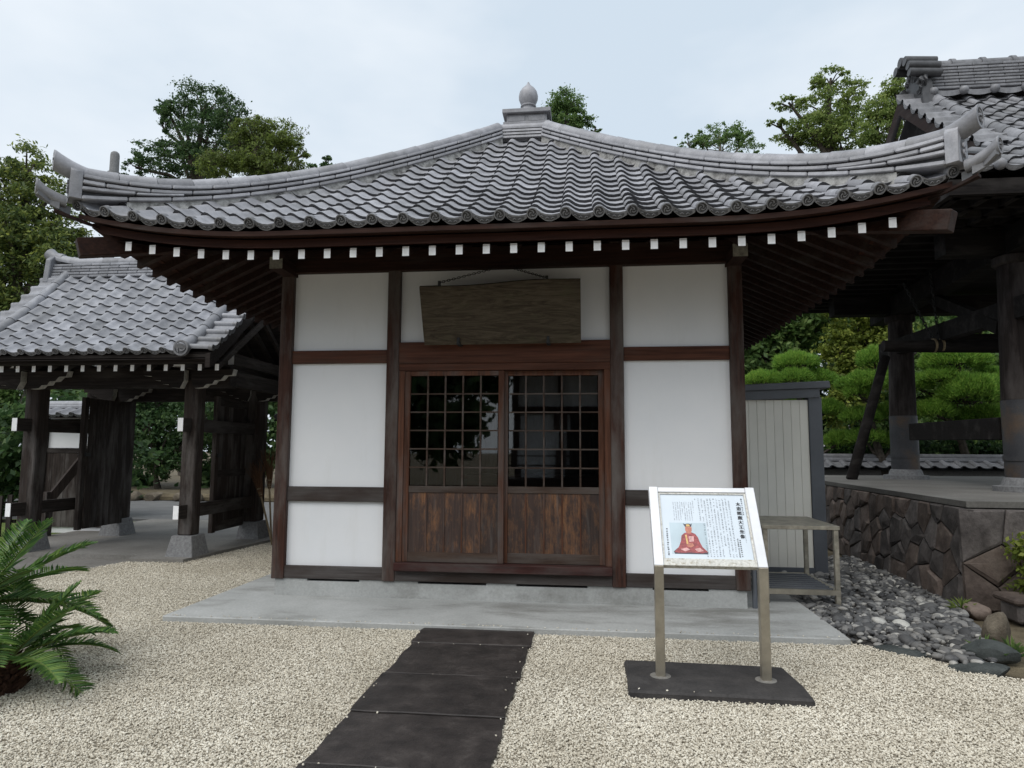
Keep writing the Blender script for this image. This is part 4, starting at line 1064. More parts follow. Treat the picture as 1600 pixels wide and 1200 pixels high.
# verge tiles turned to the gable ends, and the round descending ridges beside them
vt = eave_mesh('verge_tile', [M['tile_gate'], M['tile_edge']], .34, .02, True, .038, .86)
for s, xe in ((1, GXR), (-1, GXL)):
    for y in GROWS:
        sl = (gz(y+.2)-gz(y))/.2
        ex = Vector((0, 1, sl)).normalized() if s > 0 else Vector((0, -1, -sl)).normalized()
        ey = Vector((-s, 0, .12)).normalized(); ez = ex.cross(ey).normalized(); ey = ez.cross(ex)
        yy = y+.05 if s > 0 else y+.2
        m = Matrix(((ex.x, ey.x, ez.x, xe), (ex.y, ey.y, ez.y, yy), (ex.z, ey.z, ez.z, gz(yy)+.005), (0,0,0,1)))
        place(vt, 'verge_tile', m, groof)
    xr = xe-s*.345; n = 7; yy = np.linspace(GYE-.05, GYR-.05, n+1)
    for a, c in zip(yy[:-1], yy[1:]):
        pts = [Vector((xr, t, gz(t)+.06)) for t in np.linspace(a+.002, c+.03, 4)]
        q = MB(); q.tube(pts, [.078, .074, .071, .068], 12); q.build('descending_ridge_tile', M['tile_gate'], groof, 50)
    q = MB(); disc_geo(q, (xr, GYE-.06, gz(GYE)+.045), .095); q.build('descending_ridge_end', [M['tile_lip'], M['tile_edge']], groof, 40)
# main ridge
rid = MB().box(GXL+.16, GXR-.16, 2.94, 3.06, 3.80, 4.13).build('ridge', M['tile_edge'], gt)
for li in range(5):
    z = 3.915+.046*li; w = .30-.022*li; n = 11
    cut = [GXL+.12+(GXR-GXL-.24)*(q+(.5 if li % 2 else 0))/n for q in range(-1, n+1)]
    for a, c in zip(cut[:-1], cut[1:]):
        a, c = max(a, GXL+.12), min(c, GXR-.12)
        if c-a < .03: continue
        MB().box(a+.002, c-.002, 3-w/2, 3+w/2, z, z+.037).build('ridge_layer_tile', M['tile_gate'], rid, bevel=.008)
n = 13
for i in range(n):
    a = GXL+.1+(GXR-GXL-.2)*i/n; c = GXL+.1+(GXR-GXL-.2)*(i+1)/n
    def rz(x): return 4.155+.10*max(0, (abs(x+5.48)-1.15)/.6)**2
    q = MB(); q.tube([(a+.002, 3, rz(a)), ((a+c)/2, 3, rz((a+c)/2)), (c-.002, 3, rz(c))], [.088, .085, .082], 12, arc=(-.3, PI+.3)); q.build('ridge_cap_tile', M['tile_gate'], rid, 50)
for s, xe in ((-1, GXL+.08), (1, GXR-.08)):
    q = MB(); q.prism([(-.20, 3.84), (.20, 3.84), (.16, 4.20), (.08, 4.27), (-.08, 4.27), (-.16, 4.20)], Matrix(((0,0,1,xe),(1,0,0,3),(0,1,0,0),(0,0,0,1))), -.045, .045)
    q.build('ridge_end_tile', M['tile_gate'], gt, bevel=.01)
    q = MB(); q.tube([(xe-s*.12, 3, 4.235), (xe+s*.03, 3, 4.265), (xe+s*.12, 3, 4.33)], [.082, .085, .092], 14); q.build('projecting_ridge_tile', M['tile_gate'], gt, 50)
# gable pendant
q = MB(); q.prism([(0,-.30),(.05,-.22),(.13,-.24),(.17,-.14),(.12,-.06),(.06,0),(-.06,0),(-.12,-.06),(-.17,-.14),(-.13,-.24),(-.05,-.22)], Matrix(((0,0,1,GXR-.01),(1,0,0,3),(0,1,0,3.83),(0,0,0,1))), -.02, .03)
q.build('gable_pendant', M['nose_pale'], gt)

# walls on both sides of the gate: boarded below, white plaster above, tiled coping
def wing(x0, x1, y, zt, label):
    t = thing('boundary_wall', label, 'wall', ((x0+x1)/2, y, 0), 'walls beside the gate')
    MB().box(x0, x1, y-.05, y+.05, 0, zt-.05).build('wall_core', M['plaster'], t)
    n = max(2, int((x1-x0)/.2))
    for i in range(n):
        a = x0+(x1-x0)*i/n; MB().box(a+.003, a+(x1-x0)/n-.003, y-.075, y-.052, .1, zt-.68).build('board', M['gate_wood'], t)
    MB().box(x0, x1, y-.085, y-.051, zt-.678, zt-.60).build('rail', M['gate_wood_x'], t)
    MB().box(x0, x1, y-.085, y-.051, zt-.25, zt-.12).build('rail', M['gate_wood_x'], t)
    for x in (x0+.05, x1-.05): MB().box(x-.06, x+.06, y-.11, y-.02, 0, zt-.1).build('post', M['gate_wood'], t)
    def wz(xx, yy): return zt-.08+.5*(yy-(y-.36))
    cop = MB(); cop.add([(x0, y-.34, zt-.11), (x1, y-.34, zt-.11), (x1, y, zt+.07), (x0, y, zt+.07), (x0, y+.34, zt-.11), (x1, y+.34, zt-.11)], [(0,1,2,3),(3,2,5,4)])
    cop = cop.build('coping', M['gate_wood_x'], t)
    n = int((x1-x0)/gp)
    for i in range(n):
        for s in (0, 1):
            m = frame_matrix(wz, x0+.06+gp*i, y-.36)
            if s: m = Matrix.Translation((x0+x1, 2*y, 0)) @ Matrix.Rotation(PI, 4, 'Z') @ m
            place(getile, 'coping_tile', m, cop)
    MB().box(x0-.01, x1+.01, y-.10, y+.10, zt+.06, zt+.115).build('ridge_layer', M['tile_gate'], t, bevel=.01)
    MB().tube([(x0-.04, y, zt+.12), (x1+.04, y, zt+.12)], .075, 12).build('ridge_cap', M['tile_gate'], t, 50)
    return t
wing(-8.35, -7.0, 4.35, 2.0, 'white and boarded wall with tiled coping behind the open left gate door')
wing(-4.15, -2.6, 4.35, 1.95, 'short white and boarded wall with tiled coping between gate and hall')
# slanting wooden brace behind the gate on the left
br = thing('wooden_brace', 'slanting timber brace propping the wall left of the gate', 'brace', (-7.3, 3.7, 0))
MB().beam((-7.55, 3.55, .55), (-7.18, 4.1, 1.55), .09, .12).build('brace_pole', M['gate_wood'], br); MB().box(-7.62, -7.5, 3.48, 3.62, 0, .72).build('stake', M['gate_wood'], br)

# brooms leaning on the wall by the gate
def broom(xb, yb, xt, yt, zt, label, seed):
    t = thing('bamboo_broom', label, 'broom', (xb, yb, .07), 'brooms by the gate'); rr = random.Random(seed)
    p0, p1 = Vector((xb, yb, .01)), Vector((xt, yt, zt)); d = (p1-p0).normalized(); L = (p1-p0).length
    k = p0+d*L*.62
    MB().tube([p0, k], .014, 8).build('handle', M['bamboo'], t, 50)
    a = d.cross(Vector((0,1,0))).normalized(); bb = a.cross(d); q = MB()
    for i in range(70):
        u, v = rr.gauss(0, 1), rr.gauss(0, 1); e = p1+a*u*.075+bb*v*.035+d*rr.uniform(-.12, .05); mid = k+d*(L*.38)*.5+a*u*.03+bb*v*.018
        q.tube([k-d*.05+a*u*.008+bb*v*.008, mid, e], [.004, .003, .0015], 4, caps=False)
    q.build('bristles', M['broom'], t)
    q = MB()
    for s in (-.03, .0, .06): q.tube([k+d*s, k+d*(s+.02)], .026+.15*max(0, s), 8)
    q.build('binding', M['bamboo'], t)
broom(-3.80, 3.40, -4.20, 3.52, 1.19, 'bamboo broom leaning with bristles up and to the left by the gate', 1)
broom(-3.86, 3.50, -4.03, 3.62, 1.38, 'upright bamboo broom with bristles up, behind the tilted one', 2)

# ------------------------------------------------------------------ bell tower on its stone platform
A0, A1 = Vector((4.20, .50, 0)), Vector((4.50, 6.4, 0)); PZ = .95
pf = thing('stone_platform', 'rubble stone platform with concrete top carrying the bell tower', 'platform', (6, 3.5, 0))
q = MB(); P = [(4.20,.50),(12,.45),(12,7.5),(4.52,7.5)]
q.add([(x, y, PZ) for x, y in P]+[(x+(.004 if i in (0, 3) else 0), y+(.004 if i < 2 else 0), PZ-.055) for i, (x, y) in enumerate(P)], [(0,1,2,3)]+[(i, 4+i, 4+(i+1) % 4, (i+1) % 4) for i in range(4)])
q.build('top_slab', M['concrete_grey'], pf)
q = MB(); BT = .13
P0 = [(4.20-BT+.05,.50-BT*.4+.05),(12,.45-BT*.4+.05),(12,7.5),(4.52-BT+.05,7.5)]; P1 = [(4.25,.55),(12,.5),(12,7.5),(4.57,7.5)]
q.add([(x, y, -.03) for x, y in P0]+[(x, y, PZ-.02) for x, y in P1], [(i, (i+1) % 4, 4+(i+1) % 4, 4+i) for i in range(4)]); q.build('core', M['joint'], pf)
def clip(poly, nx, ny, c):
    out = []
    for i in range(len(poly)):
        p, r = poly[i], poly[(i+1) % len(poly)]; dp, dr = p[0]*nx+p[1]*ny-c, r[0]*nx+r[1]*ny-c
        if dp <= 0: out.append(p)
        if (dp < 0) != (dr < 0) and dp != dr:
            t = dp/(dp-dr); out.append((p[0]+(r[0]-p[0])*t, p[1]+(r[1]-p[1])*t))
    return out
def stones_on(parent, org, ax, up, out, L, H, nx, ny, seed, mats):
    rr = random.Random(seed); sites = []
    for j in range(ny):
        for i in range(nx): sites.append(((i+.5+(.5 if j % 2 else 0)+rr.uniform(-.42, .42))*L/nx, (j+.5+rr.uniform(-.40, .40))*H/ny))
    for i, sgt in enumerate(sites):
        poly = [(0,0),(L,0),(L,H),(0,H)]
        for j, o2 in enumerate(sites):
            if i == j or (o2[0]-sgt[0])**2 > .8: continue
            nx_, ny_ = o2[0]-sgt[0], o2[1]-sgt[1]; c = (o2[0]**2+o2[1]**2-sgt[0]**2-sgt[1]**2)/2
            poly = clip(poly, nx_, ny_, c)
            if len(poly) < 3: break
        if len(poly) < 3: continue
        cx = sum(p[0] for p in poly)/len(poly); cy = sum(p[1] for p in poly)/len(poly)
        r0 = max(math.hypot(p[0]-cx, p[1]-cy) for p in poly)
        if r0 < .05: continue
        def ringp(sh, d):
            res = []
            for k, (px, py) in enumerate(poly):
                l = math.hypot(px-cx, py-cy); f = max(.2, (l-sh)/l); res.append(org+ax*(cx+(px-cx)*f)+up*(cy+(py-cy)*f)+out*d)
            return res
        th = rr.uniform(.012, .032); n = len(poly)
        R0, R1, R2 = ringp(.007, -.03), ringp(.010, th*.5), ringp(.030+.02*rr.random(), th)
        tl = [rr.uniform(-.012, .012) for _ in range(n)]; R2 = [v+out*t for v, t in zip(R2, tl)]
        q = MB(); q.add(R0+R1+R2+[org+ax*cx+up*cy+out*(th+rr.uniform(.0, .015))], [(k, (k+1) % n, n+(k+1) % n, n+k) for k in range(n)]+[(n+k, n+(k+1) % n, 2*n+(k+1) % n, 2*n+k) for k in range(n)]+[(2*n+k, 2*n+(k+1) % n, 3*n) for k in range(n)])
        q.build('stone', mats[rr.randrange(len(mats))], parent)
M['rubble2'] = stone('grey_wall_stone', [(.28, (.04, .034, .032)), (.5, (.095, .083, .078)), (.75, (.18, .16, .15))], 5, .85, .5, .012, .35, fine=30)
M['rubble3'] = stone('reddish_wall_stone', [(.28, (.075, .055, .046)), (.5, (.15, .115, .096)), (.75, (.24, .195, .165))], 3.0, .85, .5, .012, .3, fine=30)
upL = Vector((BT, 0, PZ-.05)); hL = upL.length; upL.normalize()
axL = Vector((.30/5.9, 1, 0)).normalized(); oL = Vector((4.20-BT, .44, -.01)); outL = upL.cross(axL).normalized()
if outL.x > 0: outL = -outL
stones_on(pf, oL, axL, upL, outL, 6.2, hL, 21, 4, 5, [M['rubble'], M['rubble2'], M['rubble2'], M['rubble']])
upF = Vector((0, .05, PZ-.05)); hF = upF.length; upF.normalize()
stones_on(pf, Vector((4.20-BT+.03, .45-.04, -.01)), Vector((1, -.006, 0)), upF, Vector((0, -1, .05)).normalized(), 5.0, hF, 14, 3, 9, [M['rubble'], M['rubble3'], M['rubble'], M['rubble2']])

bt = thing('bell_tower', 'open bell tower with round timber posts and old grey tiled roof', 'bell tower', (7.6, 4.1, PZ))
M['copper'] = stone('aged_copper_sleeve', [(.25, (.028, .03, .036)), (.52, (.05, .05, .054)), (.74, (.11, .07, .04)), (.86, (.07, .11, .085))], 2.4, .5, .1, .003, .1)
for x, y in ((5.80, 2.28), (6.08, 5.9), (9.4, 2.28), (9.4, 5.9)):
    MB().lathe([(.34, PZ), (.34, PZ+.06), (.26, PZ+.07), (.24, PZ+.13), (.225, PZ+.16)], (x, y, 0), 20).build('post_base', M['granite'], bt, 40)
    MB().lathe([(.212, PZ+.16), (.212, 2.0)], (x, y, 0), 24).lathe([(.222, 1.30), (.222, 1.36)], (x, y, 0), 24).build('copper_sleeve', M['copper'], bt, 40)
    MB().tube([(x, y, 2.0), (x+.03, y, 3.62)], [.205, .185], 24).build('post', M['bell_wood'], bt, 40)
    MB().lathe([(.21, 3.60), (.235, 3.62), (.235, 3.70), (.20, 3.72)], (x+.03, y, 0), 20).build('post_cap', M['bell_wood'], bt, 40)
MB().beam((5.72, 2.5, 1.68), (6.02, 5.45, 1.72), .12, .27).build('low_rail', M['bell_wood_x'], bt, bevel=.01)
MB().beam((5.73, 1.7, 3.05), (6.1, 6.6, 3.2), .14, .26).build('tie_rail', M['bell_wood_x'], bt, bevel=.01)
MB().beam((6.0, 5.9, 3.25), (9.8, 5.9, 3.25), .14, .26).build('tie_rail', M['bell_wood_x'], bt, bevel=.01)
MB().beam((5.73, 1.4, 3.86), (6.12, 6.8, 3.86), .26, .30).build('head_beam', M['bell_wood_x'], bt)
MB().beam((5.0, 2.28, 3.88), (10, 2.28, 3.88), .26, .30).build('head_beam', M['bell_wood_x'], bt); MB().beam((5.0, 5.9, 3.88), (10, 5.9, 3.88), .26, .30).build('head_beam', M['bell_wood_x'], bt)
MB().beam((4.9, 4.1, 4.62), (10, 4.1, 4.62), .24, .26).build('bell_beam', M['bell_wood_x'], bt)
MB().beam((5.75, 2.5, 2.9), (6.0, 4.6, 3.75), .10, .16).build('brace', M['bell_wood_x'], bt)
def bz(y): u = y-.9; return 4.24+.60*u+.048*u*u
BXL = 4.45
def BZ(x, y): return bz(y)
dk = MB()
# front, left and rear skirt slopes and the soffit
def strip(pts_fn, n):
    vs = []
    for j in range(n+1):
        a, c = pts_fn(j/n); vs += [a, c]
    dk.add(vs, [(2*j, 2*j+1, 2*j+3, 2*j+2) for j in range(n)])
strip(lambda t: (Vector((BXL+min(1.2, t*3.2), .93+3.15*t, bz(.93+3.15*t)-.03)), Vector((11.5, .93+3.15*t, bz(.93+3.15*t)-.03))), 10)
strip(lambda t: (Vector((BXL+min(1.2, t*3.2), 7.27-3.15*t, bz(.93+3.15*t)-.03)), Vector((11.5, 7.27-3.15*t, bz(.93+3.15*t)-.03))), 10)
strip(lambda t: (Vector((BXL+1.2*t, .93+1.2*t, bz(.93+1.2*t)-.03)), Vector((BXL+1.2*t, 7.27-1.2*t, bz(.93+1.2*t)-.03))), 5)
dk.add([(BXL+.05, .98, 4.10), (11.5, .98, 4.10), (11.5, 7.2, 4.10), (BXL+.05, 7.2, 4.10)], [(3,2,1,0)])
dk.add([(BXL+1.18, 1.9, bz(1.9)-.03), (BXL+1.18, 4.1, bz(4.08)-.05), (BXL+1.18, 6.3, bz(1.9)-.03)], [(0,1,2)])
broof = dk.build('roof', M['bell_wood_x'], bt)
for i in range(15):
    x = BXL+.15+i*.30; MB().beam((x, 1.0, 4.06), (x, 2.2, 4.06), .075, .09).build('rafter', M['bell_wood_x'], bt)
for i in range(20):
    y = 1.1+i*.31; MB().beam((BXL+.02, y, 4.06), (BXL+1.3, y, 4.06), .075, .09).build('rafter', M['bell_wood_x'], bt)
MB().box(BXL, 11.5, .94, 1.0, 4.0, 4.16).build('eave_board', M['bell_wood_x'], bt); MB().box(BXL, BXL+.06, 1.0, 7.2, 4.0, 4.16).build('eave_board', M['bell_wood_x'], bt)
bp_ = .285; sxb = bp_/PITCH
btile = tile_mesh('tile', M['tile_bell'], .34, .034, .024, sxb); betile = eave_mesh('eave_tile', [M['tile_bell'], M['tile_bell']], .34, .034, False, .05, sxb)
ball = MB(); ball.lathe([(.01,-.06),(.035,-.05),(.055,-.02),(.058,.01),(.045,.04),(.02,.057),(.005,.06)], (0,0,0), 14); 
BROWS = rows_on(bz, .92, 3.95, .265)
ev = [tuple(v.co) for v in betile.vertices]; ef = [tuple(p.vertices) for p in betile.polygons]
em = MB(); em.add(ev, ef); em.lathe([(.008,-.058),(.035,-.048),(.054,-.02),(.058,.01),(.046,.04),(.02,.056),(.004,.06)], (0, -.02, .045), 14); betile = em.mesh('eave_tile', M['tile_bell'], 45)
cnt = 0
for i in range(17):
    x = BXL+.18+bp_*i
    for r, y in enumerate(BROWS):
        if x-.05 < BXL+min(1.2, (y-.9)): continue
        m = frame_matrix(BZ, x, y) @ Matrix.Rotation(random.gauss(0, .008), 4, 'Z') @ Matrix.Rotation(random.gauss(0, .01), 4, 'X')
        place(betile if r == 0 else btile, 'eave_tile' if r == 0 else 'tile', m, broof)
# verge of the upper gable and its descending ridge
vb = eave_mesh('verge_tile', [M['tile_bell'], M['tile_bell']], .40, .02, False, .04, 1.0)
for y in [yy for yy in BROWS if yy > 1.9]:
    sl = (bz(y+.2)-bz(y))/.2; ex = Vector((0, -1, -sl)).normalized(); ey = Vector((1, 0, .10)).normalized(); ez = ex.cross(ey).normalized(); ey = ez.cross(ex)
    m = Matrix(((ex.x, ey.x, ez.x, BXL+.98), (ex.y, ey.y, ez.y, y+.24), (ex.z, ey.z, ez.z, bz(y+.24)+.01), (0,0,0,1))); place(vb, 'verge_tile', m, broof)
yy = np.linspace(1.75, 3.95, 9)
for a, c in zip(yy[:-1], yy[1:]):
    q = MB(); q.tube([Vector((BXL+1.42, t, bz(t)+.07)) for t in np.linspace(a+.002, c+.03, 4)], [.088, .084, .080, .076], 12); q.build('descending_ridge_tile', M['tile_bell'], broof, 50)
MB().add([(BXL+1.00, y, bz(y if y < 4.1 else 8.2-y)-(.22 if k else .02)) for y in (1.9, 3.0, 4.1, 5.2, 6.3) for k in (0, 1)]+[(BXL+1.06, y, bz(y if y < 4.1 else 8.2-y)-(.22 if k else .02)) for y in (1.9, 3.0, 4.1, 5.2, 6.3) for k in (0, 1)], [(2*j, 2*j+1, 2*j+3, 2*j+2) for j in range(4)]+[(10+2*j, 12+2*j, 13+2*j, 11+2*j) for j in range(4)]).build('barge_board', M['wood_y'], bt)
# ridge
rid = MB().box(BXL+1.36, 11.4, 4.02, 4.18, 6.45, 7.05).build('ridge', M['tile_edge'], bt)
for li in range(8):
    z = 6.72+.052*li; w = .34-.012*li; L0 = BXL+1.38; n = 16; step = .42
    cut = [L0+step*(q+(.5 if li % 2 else 0)) for q in range(-1, n)]
    for a, c in zip(cut[:-1], cut[1:]):
        a = max(a, L0)
        if c-a < .03: continue
        MB().box(a+.003, c-.003, 4.1-w/2, 4.1+w/2, z, z+.040).build('ridge_layer_tile', M['tile_bell'], rid, bevel=.008)
for i in range(14):
    a = BXL+1.38+.42*i
    q = MB(); q.tube([(a, 4.1, 7.135), (a+.40, 4.1, 7.135)], .10, 12, arc=(-.2, PI+.2)); q.tube([(a+.36, 4.1, 7.135), (a+.42, 4.1, 7.135)], .122, 12, arc=(-.2, PI+.2)); q.build('ridge_cap_tile', M['tile_bell'], rid, 50)
    q = MB(); z = 6.64; q.add([(a+.42*k/6, 3.86, z-.03-.045*math.sin(PI*k/6)) for k in range(7)]+[(a+.42*k/6, 3.86, z+.03-.02*math.sin(PI*k/6)) for k in range(7)]+[(a+.42*k/6, 4.1, z+.05) for k in range(7)], [(k, k+1, 8+k, 7+k) for k in range(6)]+[(7+k, 8+k, 15+k, 14+k) for k in range(6)])
    q.lathe([(.008,-.06),(.04,-.048),(.06,-.02),(.064,.01),(.05,.045),(.02,.06),(.004,.064)], (a, 3.85, z), 12); q.build('ridge_skirt_tile', M['tile_bell'], rid, 45)
# ornate demon-tile stack at the ridge end
og = MB(); X = BXL+1.27
og.prism([(-.30,6.35),(.30,6.35),(.26,6.75),(.17,7.12),(-.17,7.12),(-.26,6.75)], Matrix(((0,0,1,X),(1,0,0,4.1),(0,1,0,0),(0,0,0,1))), -.05, .10)
rr = random.Random(4)
for i in range(34):
    t = rr.uniform(0, 2*PI); c = Vector((X-.06+rr.uniform(-.03, .06), 4.1+.28*math.cos(t)*rr.uniform(.6, 1.05), 6.72+.36*math.sin(t)*rr.uniform(.6, 1.05)))
    s = rr.uniform(.03, .065); pts = [c+Vector((rr.uniform(-.02,.02), s*1.2*math.cos(k*1.1), s*1.2*math.sin(k*1.1))) for k in range(5)]; og.tube(pts, [s*.7, s*.75, s*.6, s*.45, s*.25], 7)
for y, z, r in ((4.1, 7.22, .075), (3.95, 7.16, .07), (4.25, 7.16, .07), (3.86, 7.04, .065), (3.83, 6.92, .06)): og.tube([(X-.22, y, z+.03), (X+.22, y, z)], r, 12)
og.build('ridge_end_ornament', M['tile_dark'], bt, 50)
# hanging log that strikes the bell
lg = thing('bell_striker', 'horizontal striking log hung on chains inside the bell tower', 'striking log', (5.85, 4.1, 2.92))
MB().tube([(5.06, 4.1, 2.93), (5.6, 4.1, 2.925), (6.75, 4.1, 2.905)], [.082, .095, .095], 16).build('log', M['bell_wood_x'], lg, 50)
chain(lg, (5.80, 4.05, 3.02), (5.74, 4.1, 4.5), .07, .008); chain(lg, (5.76, 4.1, 3.0), (5.48, 4.3, 3.9), .07, .008)
MB().tube([(5.74, 4.1, 2.93), (5.77, 4.1, 2.93)], .105, 14).tube([(5.84, 4.1, 2.93), (5.87, 4.1, 2.93)], .103, 14).build('rope_binding', M['bamboo'], lg, 50)
pp = thing('leaning_pole', 'dark round pole leaning beside the far bell tower post', 'pole', (5.02, 5.4, PZ))
MB().tube([(5.02, 5.4, PZ), (5.72, 5.6, 2.98)], [.085, .075], 12).build('pole', M['bell_wood_x'], pp, 50)

# ------------------------------------------------------------------ yard wall behind the bell tower
t = thing('tiled_yard_wall', 'low yard wall with white-edged tile coping behind the bell tower', 'wall', (8, 9, 0))
MB().box(4.6, 13, 8.92, 9.08, 0, 1.08).build('wall_core', M['plaster_grey'] if 'plaster_grey' in M else M['concrete_grey'], t)
def wz2(x, y): return 1.04+.5*(y-8.62)
cop = MB().add([(4.6, 8.66, 1.02), (13, 8.66, 1.02), (13, 9, 1.19), (4.6, 9, 1.19), (4.6, 9.34, 1.02), (13, 9.34, 1.02)], [(0,1,2,3),(3,2,5,4)]).build('coping', M['black'], t)
for i in range(28):
    place(btile, 'coping_tile', frame_matrix(wz2, 4.7+.285*i, 8.64), cop)
MB().box(4.6, 13, 8.9, 9.1, 1.2, 1.27).build('ridge_layer', M['tile_bell'], t, bevel=.01); MB().tube([(4.6, 9, 1.29), (13, 9, 1.29)], .07, 10).build('ridge_cap', M['tile_bell'], t, 50)

# ------------------------------------------------------------------ river pebbles and rocks on the right
PEB = [(2.70,-.80),(2.95,-1.0),(3.1,-1.2),(3.28,-1.45),(3.42,-1.25),(3.60,-.85),(3.85,-.2),(4.1,.5),(4.3,3.2),(2.66,3.2),(2.66,-.80)]
q = MB(); q.add([(x, y, .002) for x, y in PEB], [tuple(range(len(PEB)))]); structure(q.build('pebble_bed', M['joint']))
def pebble_mesh():
    V0 = []; F0 = []
    import bmesh
    bm = bmesh.new(); bmesh.ops.create_icosphere(bm, subdivisions=2, radius=1); V0 = np.array([v.co[:] for v in bm.verts]); F0 = np.array([[v.index for v in f.verts] for f in bm.faces]); bm.free()
    n = 5200; pts = np.column_stack([RNG.uniform(2.66, 4.3, n), RNG.uniform(-1.45, 3.2, n)])
    k = in_poly(pts[:,0], pts[:,1], PEB); pts = pts[k]; n = len(pts)
    sz = np.exp(RNG.normal(math.log(.024), .36, n)); sz = np.clip(sz, .011, .058)
    Vs = []; Fs = []; nv = len(V0)
    for i in range(n):
        s = sz[i]*np.array([RNG.uniform(.8, 1.5), RNG.uniform(.7, 1.1), RNG.uniform(.5, .8)]); a = RNG.uniform(0, 2*PI); tx, ty = RNG.normal(0, .15, 2)
        v = V0*(1+.12*np.sin(V0[:, [1,2,0]]*3+i))*s; c, sn = math.cos(a), math.sin(a)
        v = v @ np.array([[c, sn, 0], [-sn, c, 0], [0, 0, 1]]); v[:,2] += v[:,0]*tx+v[:,1]*ty
        Vs.append(v+np.array([pts[i,0], pts[i,1], .012+RNG.uniform(0, .03)])); Fs.append(F0+i*nv)
    me = fast_mesh('pebbles', np.vstack(Vs), np.vstack(Fs), M['pebble']); me.polygons.foreach_set('use_smooth', np.ones(len(me.polygons), bool))
    o = bpy.data.objects.new('river_pebbles', me); COL.objects.link(o); return o
tag(pebble_mesh(), 'grey river pebbles between the apron and the stone platform', 'pebbles', kind='stuff')
def rock(name, label, c, s, rot, mat, seed, cat='rock', group=None):
    import bmesh
    bm = bmesh.new(); bmesh.ops.create_icosphere(bm, subdivisions=3, radius=1); rr = random.Random(seed)
    ph = [rr.uniform(0, 6) for _ in range(6)]; pl = [(Vector((rr.gauss(0,1), rr.gauss(0,1), rr.gauss(0,1))).normalized(), rr.uniform(.62, .9)) for _ in range(9)]
    for v in bm.verts:
        p = v.co.copy()
        for nrm, d in pl:
            e = p.dot(nrm)-d
            if e > 0: p -= nrm*e*.9
        p *= 1+.05*math.sin(5*p.x+ph[0])+.04*math.sin(7*p.y+ph[1]); v.co = Vector((p.x*s[0], p.y*s[1], p.z*s[2]))
    me = bpy.data.meshes.new(name); bm.to_mesh(me); bm.free(); me.materials.append(mat)
    me.polygons.foreach_set('use_smooth', [True]*len(me.polygons)); me.set_sharp_from_angle(angle=R(30))
    o = bpy.data.objects.new(name, me); COL.objects.link(o); o.location = c; o.rotation_euler = rot
    return tag(o, label, cat, group)
rock('flat_stone', 'dark flat slate at the gravel edge, right of the apron corner', (2.96, -1.02, .012), (.20, .085, .035), (0, 0, -.6), M['rock_dark'], 1, group='edging stones')
rock('flat_stone', 'dark oval flat slate at the tip of the pebble strip', (3.27, -1.36, .015), (.20, .10, .04), (0, 0, -.1), M['rock_dark'], 2, group='edging stones')
rock('garden_rock', 'upright pale brown rock beside the pebble strip', (3.72, -.72, .07), (.10, .09, .17), (.1, .1, .4), M['rock_brown'], 3, group='edging stones')
rock('garden_rock', 'low greenish rock leaning below the upright rock', (3.48, -1.08, .05), (.17, .10, .08), (.2, .1, -.5), M['rock_dark'], 4, group='edging stones')
rock('garden_rock', 'reddish boulder at the foot of the stone platform corner', (4.1, .22, .03), (.13, .10, .085), (0, .2, .3), M['rubble3'], 6, group='edging stones')
sb = thing('stone_block', 'square dark stone block standing before the platform corner', 'stone block', (4.3, .0, 0))
MB().box(4.26, 4.52, -.06, .2, 0, .15).build('block', M['rubble2'], sb, bevel=.02); MB().box(4.22, 4.56, -.10, .24, .151, .21).build('cap', M['rubble'], sb, bevel=.02)

# ------------------------------------------------------------------ vegetation
def leaf_arrays(P, size, nrm_bias, rng, aspect=1.7, up=.35):
    # a folded-diamond leaf at every point: 4 vertices, one quad
    n = len(P); a = rng.normal(size=(n, 3)); a /= np.linalg.norm(a, axis=1)[:, None]
    nr = rng.normal(size=(n, 3))*.8+nrm_bias+np.array([0, 0, up]); nr /= np.linalg.norm(nr, axis=1)[:, None]
    a -= nr*(a*nr).sum(1)[:, None]; a /= np.linalg.norm(a, axis=1)[:, None]+1e-9; b = np.cross(nr, a)
    s = (size*rng.uniform(.6, 1.3, n))[:, None]
    V = np.stack([P-a*s*aspect*.5, P+b*s*.5+nr*s*.12, P+a*s*aspect*.5, P-b*s*.5+nr*s*.12], 1).reshape(-1, 3)
    F = np.arange(4*n).reshape(n, 4); return V, F
def crown_points(blobs, n, rng, sub=.42, depth=.8, hollow=.55):
    # leaves gather in small clumps spread over and through each blob
    vol = np.array([b[3]*b[3]*b[4] for b in blobs])**.72; vol /= vol.sum(); P = []; B = []; tips = []
    for (cx, cy, cz, rx, rz), w in zip(blobs, vol):
        m = max(40, int(n*w)); k = max(6, int(m/55)); c = rng.normal(size=(k, 3)); c /= np.linalg.norm(c, axis=1)[:, None]
        c *= (hollow+(1-hollow)*rng.random((k, 1))**.6)*rng.uniform(.8, 1.12, (k, 1)); ctr = np.array([cx, cy, cz])
        cc = ctr+c*np.array([rx, rx*depth, rz]); tips.append((ctr, cc))
        wgt = rng.random(k)**1.5+.15; idx = rng.choice(k, m, p=wgt/wgt.sum()); r = sub*min(rx, rz)*rng.uniform(.5, 1.2, k)[idx][:, None]
        g = rng.normal(size=(m, 3)); p = cc[idx]+g*r*np.array([1, 1, .6])*.55
        P.append(p); d = p-ctr; B.append(d/(np.linalg.norm(d, axis=1)[:, None]+1e-6)*.7)
    return np.vstack(P), np.vstack(B), tips
